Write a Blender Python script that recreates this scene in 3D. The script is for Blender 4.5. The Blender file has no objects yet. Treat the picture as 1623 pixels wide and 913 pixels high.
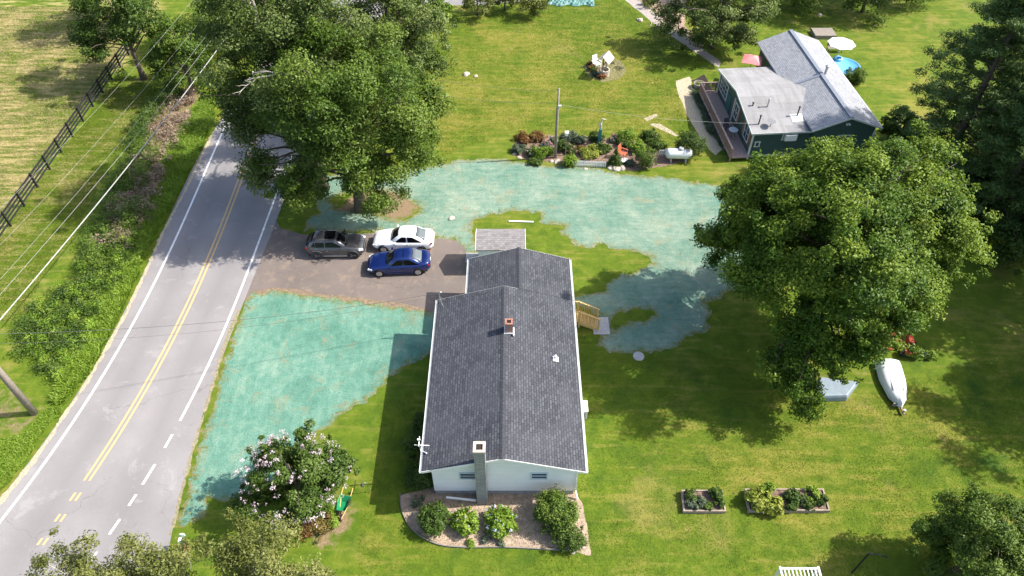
import bpy, bmesh, math, random
import numpy as np
from mathutils import Vector, Matrix
R = math.radians
S = bpy.context.scene
C = S.collection
# ------------------------------------------------------------------ camera, sky, sun, exposure
CAMH, PITCH, F = 37.0, R(46.5), 1150.0
cam = bpy.data.objects.new('camera', bpy.data.cameras.new('camera')); C.objects.link(cam)
cam.location = (0, 0, CAMH); cam.rotation_euler = (math.pi/2-PITCH, 0, 0)
cam.data.sensor_width = 36; cam.data.lens = F/1623*36
cam.data.clip_start = .1; cam.data.clip_end = 3000
S.camera = cam
SUN_EL, SUN_DIR = 45.0, Vector((1.0, 0.10, 0)).normalized()      # where the sun stands
w = bpy.data.worlds.new('World'); S.world = w; w.use_nodes = True
nt = w.node_tree
sky = nt.nodes.new('ShaderNodeTexSky'); sky.sky_type = 'NISHITA'; sky.sun_disc = False
sky.dust_density = 2.5; sky.ozone_density = .9; sky.air_density = 1.0
sky.sun_elevation = R(SUN_EL); sky.sun_rotation = math.atan2(SUN_DIR.x, SUN_DIR.y)
bg = nt.nodes['Background']; bg.inputs['Strength'].default_value = 0.15
nt.links.new(sky.outputs[0], bg.inputs['Color'])
sl = bpy.data.lights.new('sun', 'SUN'); sl.energy = 4.6; sl.angle = R(.53); sl.color = (1, .95, .86)
so = bpy.data.objects.new('sun', sl); C.objects.link(so)
sv = Vector((SUN_DIR.x*math.cos(R(SUN_EL)), SUN_DIR.y*math.cos(R(SUN_EL)), math.sin(R(SUN_EL))))
so.rotation_euler = sv.to_track_quat('Z', 'Y').to_euler(); so.location = (60, 0, 80)
S.view_settings.view_transform = 'Standard'; S.view_settings.look = 'None'
S.view_settings.gamma = 1; S.view_settings.exposure = 0.93
S.view_settings.use_curve_mapping = False

# ------------------------------------------------------------------ helpers
SP, CP = math.sin(PITCH), math.cos(PITCH)
def G(u, v, z=0.0):
    """photo measurement -> place on the ground (or at height z)"""
    a = (u-811.5)/F; b = (456.5-v)/F
    D = (CAMH-z)/(SP-b*CP)
    return Vector((a*D, D*(CP+b*SP), z))
def GL(pts): return [tuple(G(u, v)[:2]) for u, v in pts]

def tag(o, label=None, cat=None, group=None, kind=None):
    if label: o['label'] = label
    if cat: o['category'] = cat
    if group: o['group'] = group
    if kind: o['kind'] = kind
    return o
def thing(name, label, cat, loc=(0, 0, 0), rz=0, group=None):
    o = bpy.data.objects.new(name, None); C.objects.link(o)
    o.location = loc; o.rotation_euler = (0, 0, rz); o.empty_display_size = .3
    return tag(o, label, cat, group)
def copy_tree(o, parent=None):
    c = o.copy(); C.objects.link(c); c.parent = parent
    for ch in list(o.children): copy_tree(ch, c)
    return c

class MB:
    def __init__(s): s.v = []; s.f = []; s.uv = None
    def add(s, vs, fs):
        n = len(s.v); s.v += [tuple(p) for p in vs]; s.f += [tuple(i+n for i in f) for f in fs]; return s
    def box(s, c, d, rz=0, rx=0, ry=0):
        M_ = Matrix.Translation(c) @ Matrix.Rotation(rz, 4, 'Z') @ Matrix.Rotation(ry, 4, 'Y') @ Matrix.Rotation(rx, 4, 'X')
        vs = [M_ @ Vector((x*d[0]/2, y*d[1]/2, z*d[2]/2)) for x in (-1, 1) for y in (-1, 1) for z in (-1, 1)]
        return s.add(vs, [(0, 1, 3, 2), (4, 6, 7, 5), (0, 4, 5, 1), (2, 3, 7, 6), (0, 2, 6, 4), (1, 5, 7, 3)])
    def bar(s, a, b, w_, h_):
        a, b = Vector(a), Vector(b); d = b-a; L = d.length
        if L < 1e-6: return s
        x = d/L; up = Vector((0, 0, 1)) if abs(x.z) < .95 else Vector((0, 1, 0))
        y = up.cross(x).normalized(); z = x.cross(y)
        vs = [p + y*i*w_/2 + z*j*h_/2 for p in (a, b) for i in (-1, 1) for j in (-1, 1)]
        return s.add(vs, [(0, 1, 3, 2), (4, 6, 7, 5), (0, 4, 5, 1), (2, 3, 7, 6), (0, 2, 6, 4), (1, 5, 7, 3)])
    def tube(s, path, rad, n=8, cap=True):
        path = [Vector(p) for p in path]
        if not hasattr(rad, '__len__'): rad = [rad]*len(path)
        vs = []; ref = None
        for i, p in enumerate(path):
            t = (path[min(i+1, len(path)-1)]-path[max(i-1, 0)]).normalized()
            if ref is None: ref = t.orthogonal().normalized()
            ref = (ref - t*ref.dot(t)).normalized(); bb = t.cross(ref)
            for k in range(n):
                a = 2*math.pi*k/n; vs.append(p+(ref*math.cos(a)+bb*math.sin(a))*rad[i])
        fs = [(i*n+k, i*n+(k+1) % n, (i+1)*n+(k+1) % n, (i+1)*n+k) for i in range(len(path)-1) for k in range(n)]
        if cap: fs += [tuple(range(n-1, -1, -1)), tuple((len(path)-1)*n+k for k in range(n))]
        return s.add(vs, fs)
    def lathe(s, prof, c=(0, 0, 0), n=24, axis='Z', sx=1, sy=1):
        vs = []
        for r_, z_ in prof:
            for k in range(n):
                a = 2*math.pi*k/n; p = (r_*math.cos(a)*sx, r_*math.sin(a)*sy, z_)
                if axis == 'X': p = (p[2], p[0], p[1])
                if axis == 'Y': p = (p[0], p[2], p[1])
                vs.append((p[0]+c[0], p[1]+c[1], p[2]+c[2]))
        m = len(prof)
        fs = [(i*n+k, i*n+(k+1) % n, (i+1)*n+(k+1) % n, (i+1)*n+k) for i in range(m-1) for k in range(n)]
        fs += [tuple(range(n-1, -1, -1)), tuple((m-1)*n+k for k in range(n))]
        return s.add(vs, fs)
    def slab(s, quad, t):
        """flat polygon given by its upper corners, thickness t straight down"""
        n = len(quad); q = [Vector(p) for p in quad]; d = [p-Vector((0, 0, t)) for p in q]
        return s.add(q+d, [tuple(range(n)), tuple(range(2*n-1, n-1, -1))]+[(i, i+n, (i+1) % n+n, (i+1) % n) for i in range(n)])
    def loft(s, rings, closed=True, caps=True):
        n = len(rings[0]); m = len(rings)
        fs = [(i*n+k, i*n+(k+1) % n, (i+1)*n+(k+1) % n, (i+1)*n+k) for i in range(m-1) for k in range(n if closed else n-1)]
        if caps: fs += [tuple(range(n-1, -1, -1)), tuple((m-1)*n+k for k in range(n))]
        return s.add([p for r_ in rings for p in r_], fs)
    def prism(s, poly, z0, z1):
        n = len(poly)
        return s.add([(x, y, z0) for x, y in poly]+[(x, y, z1) for x, y in poly],
                     [tuple(range(n-1, -1, -1)), tuple(range(n, 2*n))]+[(i, (i+1) % n, (i+1) % n+n, i+n) for i in range(n)])
    def build(s, name, m, parent=None, smooth=False, bevel=0, fixn=True):
        me = bpy.data.meshes.new(name); me.from_pydata(s.v, [], s.f)
        if fixn:
            bm = bmesh.new(); bm.from_mesh(me); bmesh.ops.recalc_face_normals(bm, faces=bm.faces); bm.to_mesh(me); bm.free()
        if smooth: me.polygons.foreach_set('use_smooth', [True]*len(me.polygons))
        me.materials.append(m)
        o = bpy.data.objects.new(name, me); C.objects.link(o); o.parent = parent
        if bevel:
            b = o.modifiers.new('bevel', 'BEVEL'); b.width = bevel; b.segments = 2; b.limit_method = 'ANGLE'
        return o
def np_obj(name, V, Fq, m, parent=None, smooth=False, attrs=None, face_attrs=None):
    me = bpy.data.meshes.new(name); V = np.asarray(V, dtype=np.float32); Fq = np.asarray(Fq, dtype=np.int32)
    k = Fq.shape[1]
    me.vertices.add(len(V)); me.vertices.foreach_set('co', V.ravel())
    me.loops.add(Fq.size); me.loops.foreach_set('vertex_index', Fq.ravel())
    me.polygons.add(len(Fq)); me.polygons.foreach_set('loop_start', np.arange(len(Fq), dtype=np.int32)*k)
    me.update(calc_edges=True)
    for nm, a in (attrs or {}).items():
        at = me.attributes.new(nm, 'FLOAT', 'POINT'); at.data.foreach_set('value', np.asarray(a, dtype=np.float32))
    for nm, a in (face_attrs or {}).items():
        at = me.attributes.new(nm, 'FLOAT', 'FACE'); at.data.foreach_set('value', np.asarray(a, dtype=np.float32))
    if smooth: me.polygons.foreach_set('use_smooth', [True]*len(me.polygons))
    me.materials.append(m)
    o = bpy.data.objects.new(name, me); C.objects.link(o); o.parent = parent
    return o

# value noise (numpy)
_r = np.random.RandomState(7); _T = _r.rand(256, 256)
def vnoise(x, y):
    xi = np.floor(x).astype(int); yi = np.floor(y).astype(int); fx = x-xi; fy = y-yi
    fx = fx*fx*(3-2*fx); fy = fy*fy*(3-2*fy)
    a = _T[xi & 255, yi & 255]; b = _T[(xi+1) & 255, yi & 255]; c = _T[xi & 255, (yi+1) & 255]; d = _T[(xi+1) & 255, (yi+1) & 255]
    return (a*(1-fx)+b*fx)*(1-fy)+(c*(1-fx)+d*fx)*fy
def fbm(x, y, o=4):
    s = 0; a = .5
    for i in range(o):
        s = s+a*vnoise(x+17.3*i, y+5.1*i); x = x*2.03; y = y*2.03; a *= .5
    return s/(1-.5**o)-.5
def sdf(px, py, poly):
    """negative inside"""
    d = np.full(px.shape, 1e9); ins = np.zeros(px.shape, bool); n = len(poly)
    for i in range(n):
        x0, y0 = poly[i]; x1, y1 = poly[(i+1) % n]; ex, ey = x1-x0, y1-y0
        t = np.clip(((px-x0)*ex+(py-y0)*ey)/(ex*ex+ey*ey+1e-12), 0, 1)
        d = np.minimum(d, np.hypot(px-x0-t*ex, py-y0-t*ey))
        cnd = ((y0 > py) != (y1 > py)); xx = (x1-x0)*(py-y0)/((y1-y0) if abs(y1-y0) > 1e-9 else 1e-9)+x0
        ins ^= cnd & (px < xx)
    return np.where(ins, -d, d)

# ------------------------------------------------------------------ materials
def new_mat(name):
    m = bpy.data.materials.new(name); m.use_nodes = True; nt = m.node_tree
    return m, nt, nt.nodes['Principled BSDF']
def ramp(nt, fac, cols):
    r = nt.nodes.new('ShaderNodeValToRGB'); e = r.color_ramp.elements
    while len(e) < len(cols): e.new(.5)
    for i, (p, c) in enumerate(cols): e[i].position = p; e[i].color = (*c, 1)
    nt.links.new(fac, r.inputs[0]); return r.outputs[0]
def noise(nt, scale, detail=4, rough=.55, vec=None, dist=0):
    n = nt.nodes.new('ShaderNodeTexNoise'); n.inputs['Scale'].default_value = scale
    n.inputs['Detail'].default_value = detail; n.inputs['Roughness'].default_value = rough; n.inputs['Distortion'].default_value = dist
    if vec is None:
        tc = nt.nodes.new('ShaderNodeTexCoord'); vec = tc.outputs['Object']
    nt.links.new(vec, n.inputs['Vector']); return n.outputs['Fac']
def mathn(nt, op, a, b=None, clamp=False):
    n = nt.nodes.new('ShaderNodeMath'); n.operation = op; n.use_clamp = clamp
    for i, x in enumerate((a, b)):
        if x is None: continue
        if isinstance(x, (int, float)): n.inputs[i].default_value = x
        else: nt.links.new(x, n.inputs[i])
    return n.outputs[0]
def smooth(nt, x, lo, hi):
    n = nt.nodes.new('ShaderNodeMapRange'); n.interpolation_type = 'SMOOTHSTEP'
    n.inputs['From Min'].default_value = lo; n.inputs['From Max'].default_value = hi; nt.links.new(x, n.inputs['Value']); return n.outputs[0]
def mix(nt, fac, a, b, mode='MIX'):
    n = nt.nodes.new('ShaderNodeMix'); n.data_type = 'RGBA'; n.blend_type = mode
    if isinstance(fac, (int, float)): n.inputs[0].default_value = fac
    else: nt.links.new(fac, n.inputs[0])
    for i, x in ((6, a), (7, b)):
        if isinstance(x, tuple): n.inputs[i].default_value = (*x, 1)
        else: nt.links.new(x, n.inputs[i])
    return n.outputs[2]
def attr(nt, nm):
    n = nt.nodes.new('ShaderNodeAttribute'); n.attribute_name = nm; return n.outputs['Fac']
def bump(nt, bs, h, strength=.4, dist=.05):
    b = nt.nodes.new('ShaderNodeBump'); b.inputs['Strength'].default_value = strength; b.inputs['Distance'].default_value = dist
    nt.links.new(h, b.inputs['Height']); nt.links.new(b.outputs[0], bs.inputs['Normal'])
def M(name, c, var=.25, scale=6, rough=.7, bmp=.2, metal=0, spec=.3, coat=0, bdist=.01):
    m, nt, bs = new_mat(name)
    n = noise(nt, scale, 5)
    c1 = tuple(x*(1-var) for x in c); c2 = tuple(min(1, x*(1+var)) for x in c)
    nt.links.new(ramp(nt, n, [(.3, c1), (.7, c2)]), bs.inputs['Base Color'])
    bs.inputs['Roughness'].default_value = rough; bs.inputs['Metallic'].default_value = metal
    bs.inputs['Specular IOR Level'].default_value = spec; bs.inputs['Coat Weight'].default_value = coat
    if bmp: bump(nt, bs, noise(nt, scale*4, 4), bmp, bdist)
    return m
def leaf_mat(name, cols, trans=.28, rough=.5):
    m, nt, bs = new_mat(name)
    col = ramp(nt, attr(nt, 'tone'), [(i/(len(cols)-1), c) for i, c in enumerate(cols)])
    nt.links.new(col, bs.inputs['Base Color']); bs.inputs['Roughness'].default_value = rough
    bs.inputs['Specular IOR Level'].default_value = .22
    tr = nt.nodes.new('ShaderNodeBsdfTranslucent'); nt.links.new(mix(nt, .5, col, (.20, .26, .03)), tr.inputs['Color'])
    mx = nt.nodes.new('ShaderNodeMixShader'); mx.inputs[0].default_value = trans
    nt.links.new(bs.outputs[0], mx.inputs[1]); nt.links.new(tr.outputs[0], mx.inputs[2])
    nt.links.new(mx.outputs[0], nt.nodes['Material Output'].inputs['Surface'])
    return m

def m_ground():
    m, nt, bs = new_mat('lawn_ground')
    n1 = noise(nt, .22, 5, .6); n2 = noise(nt, 1.1, 6, .65, dist=.6); n3 = noise(nt, 9, 5, .7); n4 = noise(nt, .07, 3)
    tc = nt.nodes.new('ShaderNodeTexCoord'); mp = nt.nodes.new('ShaderNodeMapping'); nt.links.new(tc.outputs['Object'], mp.inputs['Vector'])
    mp.inputs['Scale'].default_value = (.35, 2.2, 1); mp.inputs['Rotation'].default_value = (0, 0, .25)
    n5 = noise(nt, 1.0, 4, .6, vec=mp.outputs[0])
    green = ramp(nt, n2, [(.25, (.050, .098, .007)), (.5, (.100, .152, .011)), (.75, (.160, .195, .019))])
    yel = ramp(nt, n2, [(.3, (.160, .180, .018)), (.7, (.265, .232, .050))])
    f = mathn(nt, 'ADD', mathn(nt, 'MULTIPLY', n1, .62), mathn(nt, 'MULTIPLY', n5, .38))
    f = mathn(nt, 'ADD', f, mathn(nt, 'MULTIPLY', attr(nt, 'worn'), .16))
    base = mix(nt, smooth(nt, f, .50, .72), green, yel)
    base = mix(nt, mathn(nt, 'MULTIPLY', smooth(nt, noise(nt, .17, 7, .62, dist=.8), .56, .70), .5), base, (.29, .225, .075))
    base = mix(nt, mathn(nt, 'MULTIPLY', smooth(nt, noise(nt, 2.4, 6, .75, dist=.8), .50, .66), .35), base, (.062, .115, .008))
    base = mix(nt, mathn(nt, 'MULTIPLY', smooth(nt, n5, .52, .66), .30), base, (.27, .235, .055))
    # deep green
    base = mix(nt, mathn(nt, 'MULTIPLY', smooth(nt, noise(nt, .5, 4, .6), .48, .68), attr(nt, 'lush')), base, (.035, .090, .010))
    tan = ramp(nt, n3, [(.3, (.34, .265, .10)), (.7, (.52, .42, .21))])
    dryf = mathn(nt, 'MULTIPLY', smooth(nt, mathn(nt, 'ADD', mathn(nt, 'MULTIPLY', n1, .45), mathn(nt, 'MULTIPLY', n5, .55)), .45, .60), attr(nt, 'dry'))
    base = mix(nt, dryf, base, tan)
    bare = mathn(nt, 'MULTIPLY', smooth(nt, n2, .60, .74), smooth(nt, n4, .42, .58))
    base = mix(nt, mathn(nt, 'MULTIPLY', bare, .75), base, (.25, .185, .085))
    dirt = smooth(nt, mathn(nt, 'ADD', attr(nt, 'dirt'), mathn(nt, 'MULTIPLY', mathn(nt, 'SUBTRACT', n2, .5), 1.4)), .35, .65)
    base = mix(nt, dirt, base, ramp(nt, n3, [(.3, (.15, .10, .06)), (.7, (.33, .24, .15))]))
    base = mix(nt, .55, base, ramp(nt, noise(nt, 5, 5, .75), [(.25, (.55, .60, .5)), (.75, (1., 1., 1.))]), 'MULTIPLY')
    nt.links.new(base, bs.inputs['Base Color']); bs.inputs['Roughness'].default_value = .9; bs.inputs['Specular IOR Level'].default_value = .15
    h = mathn(nt, 'ADD', noise(nt, 7, 6, .75), mathn(nt, 'MULTIPLY', noise(nt, 1.2, 3), 1.2))
    bump(nt, bs, h, .45, .08)
    return m
def m_seed(name, light):
    m, nt, bs = new_mat(name)
    n1 = noise(nt, .30, 6, .65, dist=1.0); n2 = noise(nt, 1.9, 6, .75, dist=.4); n3 = noise(nt, 12, 5, .85)
    tc = nt.nodes.new('ShaderNodeTexCoord'); mp = nt.nodes.new('ShaderNodeMapping'); nt.links.new(tc.outputs['Object'], mp.inputs['Vector'])
    mp.inputs['Scale'].default_value = (.5, 3.2, 1) if light else (2.4, .5, 1); mp.inputs['Rotation'].default_value = (0, 0, .35)
    n5 = noise(nt, 1.0, 5, .65, vec=mp.outputs[0])
    if light: cols = [(.36, (.085, .205, .155)), (.49, (.185, .300, .230)), (.63, (.350, .405, .315))]
    else: cols = [(.36, (.075, .210, .155)), (.49, (.140, .310, .235)), (.64, (.290, .420, .325))]
    f = mathn(nt, 'ADD', mathn(nt, 'ADD', mathn(nt, 'MULTIPLY', n1, .45), mathn(nt, 'MULTIPLY', n2, .3)), mathn(nt, 'MULTIPLY', n5, .25))
    c = ramp(nt, f, cols)
    c = mix(nt, mathn(nt, 'MULTIPLY', smooth(nt, noise(nt, .7, 6, .75, dist=.8), .53, .66), .6), c, (.30, .28, .17))
    c = mix(nt, mathn(nt, 'MULTIPLY', smooth(nt, n3, .54, .64), .75), c, (.060, .115, .060))
    c = mix(nt, mathn(nt, 'MULTIPLY', smooth(nt, noise(nt, 26, 3), .56, .68), .45), c, (.46, .52, .40))
    e = mathn(nt, 'ADD', mathn(nt, 'MULTIPLY', noise(nt, 4.5, 7, .85), 1.0), mathn(nt, 'MULTIPLY', attr(nt, 'edge'), .32))
    c = mix(nt, mathn(nt, 'SUBTRACT', 1.0, smooth(nt, e, .50, .60)), c, ramp(nt, n2, [(.35, (.11, .15, .02)), (.6, (.26, .22, .09))]))
    nt.links.new(c, bs.inputs['Base Color']); bs.inputs['Roughness'].default_value = .95; bs.inputs['Specular IOR Level'].default_value = .1
    bump(nt, bs, mathn(nt, 'ADD', n3, n2), 1.0, .10)
    return m
def m_asphalt(name, c, patch, crack=.5):
    m, nt, bs = new_mat(name)
    n1 = noise(nt, .3, 5, .6); n3 = noise(nt, 30, 3, .8)
    col = ramp(nt, n1, [(.3, tuple(x*.86 for x in c)), (.7, tuple(x*1.12 for x in c))])
    col = mix(nt, mathn(nt, 'MULTIPLY', smooth(nt, noise(nt, .9, 6, .7), .50, .68), patch), col, (.30, .225, .165))
    col = mix(nt, .45, col, ramp(nt, n3, [(.3, (.55, .55, .55)), (.7, (1., 1., 1.))]), 'MULTIPLY')
    col = mix(nt, mathn(nt, 'MULTIPLY', attr(nt, 'wear'), mathn(nt, 'MULTIPLY', noise(nt, .6, 4), .85)), col, tuple(x*.62 for x in c))
    col = mix(nt, mathn(nt, 'MULTIPLY', smooth(nt, noise(nt, 1.6, 6, .75), .58, .70), .45), col, tuple(x*.66 for x in c))
    col = mix(nt, mathn(nt, 'MULTIPLY', smooth(nt, noise(nt, .55, 6, .7, dist=.5), .56, .66), .35), col, tuple(min(1, x*1.3) for x in c))
    vo = nt.nodes.new('ShaderNodeTexVoronoi'); vo.feature = 'DISTANCE_TO_EDGE'; vo.inputs['Scale'].default_value = .16
    tc = nt.nodes.new('ShaderNodeTexCoord'); add = nt.nodes.new('ShaderNodeVectorMath'); add.operation = 'ADD'
    nn = nt.nodes.new('ShaderNodeTexNoise'); nn.inputs['Scale'].default_value = 1.2; nn.inputs['Detail'].default_value = 6
    nt.links.new(tc.outputs['Object'], nn.inputs['Vector']); nt.links.new(tc.outputs['Object'], add.inputs[0]); nt.links.new(nn.outputs['Color'], add.inputs[1])
    nt.links.new(add.outputs[0], vo.inputs['Vector'])
    k = mathn(nt, 'LESS_THAN', vo.outputs['Distance'], .0030)
    k = mathn(nt, 'MULTIPLY', mathn(nt, 'MULTIPLY', k, crack), smooth(nt, noise(nt, .25, 2), .48, .56))
    col = mix(nt, k, col, (.04, .04, .042))
    nt.links.new(col, bs.inputs['Base Color']); bs.inputs['Roughness'].default_value = .88; bs.inputs['Specular IOR Level'].default_value = .25
    bump(nt, bs, n3, .35, .01); return m
def m_paint(name, c):
    m, nt, bs = new_mat(name)
    col = mix(nt, mathn(nt, 'MULTIPLY', smooth(nt, noise(nt, 9, 6, .85), .49, .62), .65), c, (.27, .255, .25))
    nt.links.new(col, bs.inputs['Base Color']); bs.inputs['Roughness'].default_value = .7; return m
def m_shingle(name, cols, swap, bw=.30, rh=.145, mort=.012, streak=0.0):
    """swap: which object axes run along and up the slope"""
    m, nt, bs = new_mat(name)
    tc = nt.nodes.new('ShaderNodeTexCoord'); sp = nt.nodes.new('ShaderNodeSeparateXYZ'); nt.links.new(tc.outputs['Object'], sp.inputs[0])
    cb = nt.nodes.new('ShaderNodeCombineXYZ')
    nt.links.new(sp.outputs[swap[0]], cb.inputs[0]); nt.links.new(sp.outputs[swap[1]], cb.inputs[1])
    br = nt.nodes.new('ShaderNodeTexBrick'); nt.links.new(cb.outputs[0], br.inputs['Vector'])
    br.inputs['Scale'].default_value = 1; br.inputs['Brick Width'].default_value = bw; br.inputs['Row Height'].default_value = rh
    br.inputs['Mortar Size'].default_value = mort; br.inputs['Color1'].default_value = (0, 0, 0, 1); br.inputs['Color2'].default_value = (1, 1, 1, 1)
    br.inputs['Mortar'].default_value = (.5, .5, .5, 1); br.inputs['Bias'].default_value = 0; br.offset = .37
    v = mathn(nt, 'ADD', mathn(nt, 'MULTIPLY', br.outputs['Color'], .55), mathn(nt, 'MULTIPLY', noise(nt, 3.2, 4), .45))
    col = ramp(nt, v, [(.2, cols[0]), (.5, cols[1]), (.8, cols[2])])
    col = mix(nt, mathn(nt, 'MULTIPLY', br.outputs['Fac'], .7), col, tuple(x*.35 for x in cols[0]))
    col = mix(nt, mathn(nt, 'MULTIPLY', smooth(nt, noise(nt, .5, 4), .4, .65), .35), col, tuple(x*.9 for x in cols[2]))
    if streak:
        mp = nt.nodes.new('ShaderNodeMapping'); nt.links.new(tc.outputs['Object'], mp.inputs[0]); mp.inputs['Scale'].default_value = (2.5, .35, 1)
        col = mix(nt, mathn(nt, 'MULTIPLY', smooth(nt, noise(nt, 1.0, 5, .6, vec=mp.outputs[0]), .42, .66), streak), col, (.16, .15, .14))
    nt.links.new(col, bs.inputs['Base Color']); bs.inputs['Roughness'].default_value = .85; bs.inputs['Specular IOR Level'].default_value = .3
    bump(nt, bs, mathn(nt, 'SUBTRACT', mathn(nt, 'MULTIPLY', br.outputs['Color'], .4), br.outputs['Fac']), .8, .02)
    return m
def m_siding(name, c, pitch=.14, rough=.5):
    m, nt, bs = new_mat(name)
    tc = nt.nodes.new('ShaderNodeTexCoord'); sp = nt.nodes.new('ShaderNodeSeparateXYZ'); nt.links.new(tc.outputs['Object'], sp.inputs[0])
    fr = mathn(nt, 'FRACT', mathn(nt, 'DIVIDE', sp.outputs['Z'], pitch))
    col = mix(nt, mathn(nt, 'MULTIPLY', smooth(nt, fr, .80, 1.0), .75), ramp(nt, noise(nt, 1.5, 4), [(.3, tuple(x*.93 for x in c)), (.7, c)]), tuple(x*.5 for x in c))
    nt.links.new(col, bs.inputs['Base Color']); bs.inputs['Roughness'].default_value = rough
    bump(nt, bs, mathn(nt, 'SUBTRACT', 1.0, fr), .6, .012); return m
def m_brick(name, c1, c2, mortar, bw=.2, rh=.065, swap=('X', 'Z')):
    m, nt, bs = new_mat(name)
    tc = nt.nodes.new('ShaderNodeTexCoord'); sp = nt.nodes.new('ShaderNodeSeparateXYZ'); nt.links.new(tc.outputs['Object'], sp.inputs[0])
    cb = nt.nodes.new('ShaderNodeCombineXYZ')
    nt.links.new(mathn(nt, 'ADD', sp.outputs['X'], sp.outputs['Y']), cb.inputs[0]); nt.links.new(sp.outputs['Z'], cb.inputs[1])
    br = nt.nodes.new('ShaderNodeTexBrick'); nt.links.new(cb.outputs[0], br.inputs['Vector'])
    br.inputs['Scale'].default_value = 1; br.inputs['Brick Width'].default_value = bw; br.inputs['Row Height'].default_value = rh
    br.inputs['Mortar Size'].default_value = .012; br.inputs['Color1'].default_value = (*c1, 1); br.inputs['Color2'].default_value = (*c2, 1); br.inputs['Mortar'].default_value = (*mortar, 1)
    nt.links.new(br.outputs['Color'], bs.inputs['Base Color']); bs.inputs['Roughness'].default_value = .85
    bump(nt, bs, br.outputs['Fac'], -.5, .01); return m
def m_glass(name, c=(.02, .025, .03), rough=.06):
    m, nt, bs = new_mat(name); bs.inputs['Base Color'].default_value = (*c, 1); bs.inputs['Roughness'].default_value = rough
    bs.inputs['Specular IOR Level'].default_value = .3; return m

GROUND = m_ground()
SEED1 = m_seed('seed_mulch_front', False); SEED2 = m_seed('seed_mulch_back', True)
ROAD = m_asphalt('old_asphalt', (.275, .258, .256), .05, .22)
DRIVE = m_asphalt('driveway_asphalt', (.175, .145, .130), .62, .3)
GRAVELROAD = m_asphalt('far_road', (.26, .25, .25), .1, 0)
YELLOW = m_paint('yellow_paint', (.62, .40, .16)); WHITEP = m_paint('white_paint', (.82, .82, .80))
SHR = m_shingle('dark_shingles', [(.042, .045, .054), (.064, .068, .080), (.094, .098, .113)], ('Y', 'X'), bw=.33, rh=.143, mort=.02)
SHR_L = m_shingle('light_shingles', [(.19, .175, .175), (.24, .225, .225), (.29, .27, .27)], ('X', 'Y'), mort=.008)
SHR_G = m_shingle('grey_weathered_shingles', [(.23, .24, .265), (.29, .30, .33), (.35, .36, .38)], ('Y', 'X'), streak=.15)
SHR_W = m_shingle('grey_flat_roofing', [(.235, .23, .235), (.27, .265, .27), (.305, .30, .305)], ('X', 'Y'), bw=2.0, rh=.9, mort=.004, streak=.4)
WSID = m_siding('white_siding', (.87, .90, .90)); GSID = m_siding('green_siding', (.050, .098, .085))
WHITE = M('white_trim', (.82, .82, .80), .04, 3, .5, .05); CONC = M('concrete', (.42, .41, .40), .18, 5, .9, .3)
DGREY = M('dark_grey', (.07, .07, .075), .2, 5, .6); BLACK = M('black_rubber', (.015, .015, .016), .2, 8, .8, .2)
BRICK = m_brick('red_brick', (.24, .085, .055), (.34, .15, .10), (.32, .28, .25))
GBRICK = m_brick('grey_block', (.22, .23, .235), (.31, .32, .32), (.16, .16, .16), .4, .14)
WOOD = M('new_wood', (.64, .43, .16), .2, 9, .65, .2); OLDW = M('weathered_wood', (.24, .21, .18), .25, 8, .85, .4)
POLEW = M('pole_wood', (.27, .235, .20), .2, 5, .85, .4); FENCEB = M('black_fence_paint', (.022, .022, .025), .3, 6, .7, .2)
DECKW = M('pinkish_deck', (.40, .29, .25), .15, 6, .8, .2); REDW = M('reddish_rail', (.30, .19, .155), .15, 6, .8, .2)
BARK = M('bark', (.125, .10, .08), .35, 7, .95, .9, bdist=.05); PALEB = M('pale_bark', (.42, .38, .34), .3, 9, .9, .4)
GLASS = m_glass('window_glass', (.05, .07, .085), .08); CARG = m_glass('car_glass', (.004, .004, .005), .10)
MULCH = M('brown_mulch', (.20, .135, .10), .5, 7, .95, .9, bdist=.05); DMULCH = M('black_mulch', (.030, .024, .021), .5, 9, .95, .8, bdist=.04)
GRAVEL = M('tan_gravel', (.42, .36, .25), .35, 9, .95, .8, bdist=.04); PATHM = M('path_stone', (.33, .29, .26), .25, 5, .95, .5)
STRAWM = M('pink_grey_mulch', (.38, .285, .215), .30, 3, .95, .9, bdist=.04)
STONE = M('garden_stone', (.42, .37, .31), .3, 5, .9, .5); METAL = M('galvanised', (.45, .46, .47), .1, 8, .35, .1, metal=.8)
CHROME = M('alloy', (.55, .56, .57), .1, 8, .3, 0, metal=.9)
def paint(name, c, metal=.2, rough=.3): return M(name, c, .08, 5, rough, .04, metal=metal, spec=.5, coat=.8)
# ------------------------------------------------------------------ ground sheet
def grid_axis(lo, hi, st, far):
    a = np.arange(lo, hi+1e-6, st); ext = [far*.15, far*.4, far]
    return np.concatenate([[lo-e for e in ext[::-1]], a, [hi+e for e in ext]])
def sst(x, lo, hi): t = np.clip((x-lo)/(hi-lo), 0, 1); return t*t*(3-2*t)
gx = grid_axis(-62, 62, .5, 900); gy = grid_axis(2, 100, .5, 900)
GX, GY = np.meshgrid(gx, gy); fx, fy = GX.ravel(), GY.ravel()
def area(px, soft=1.5): return sst(-sdf(fx, fy, GL(px)), -soft, soft)
dry = area([(-400, 560), (-60, 470), (0, 372), (95, 235), (200, 100), (250, 20), (240, -60), (-400, -60)], 1.2)
dry = np.maximum(dry, .5*area([(-10, 530), (60, 440), (180, 260), (250, 160), (200, 100), (90, 240), (0, 380)], 2))
worn = area([(690, 250), (1120, 280), (1060, 60), (760, 30), (680, 120)], 4)*.7
worn = np.maximum(worn, area([(1390, 60), (1440, 250), (1500, 250), (1450, 60)], 3))
worn = np.maximum(worn, area([(1120, 640), (1460, 640), (1480, 913), (1100, 913)], 4)*.45)
lush = area([(900, 560), (1130, 560), (1200, 700), (1000, 900), (560, 913), (560, 700), (640, 560)], 2)*.6
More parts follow.
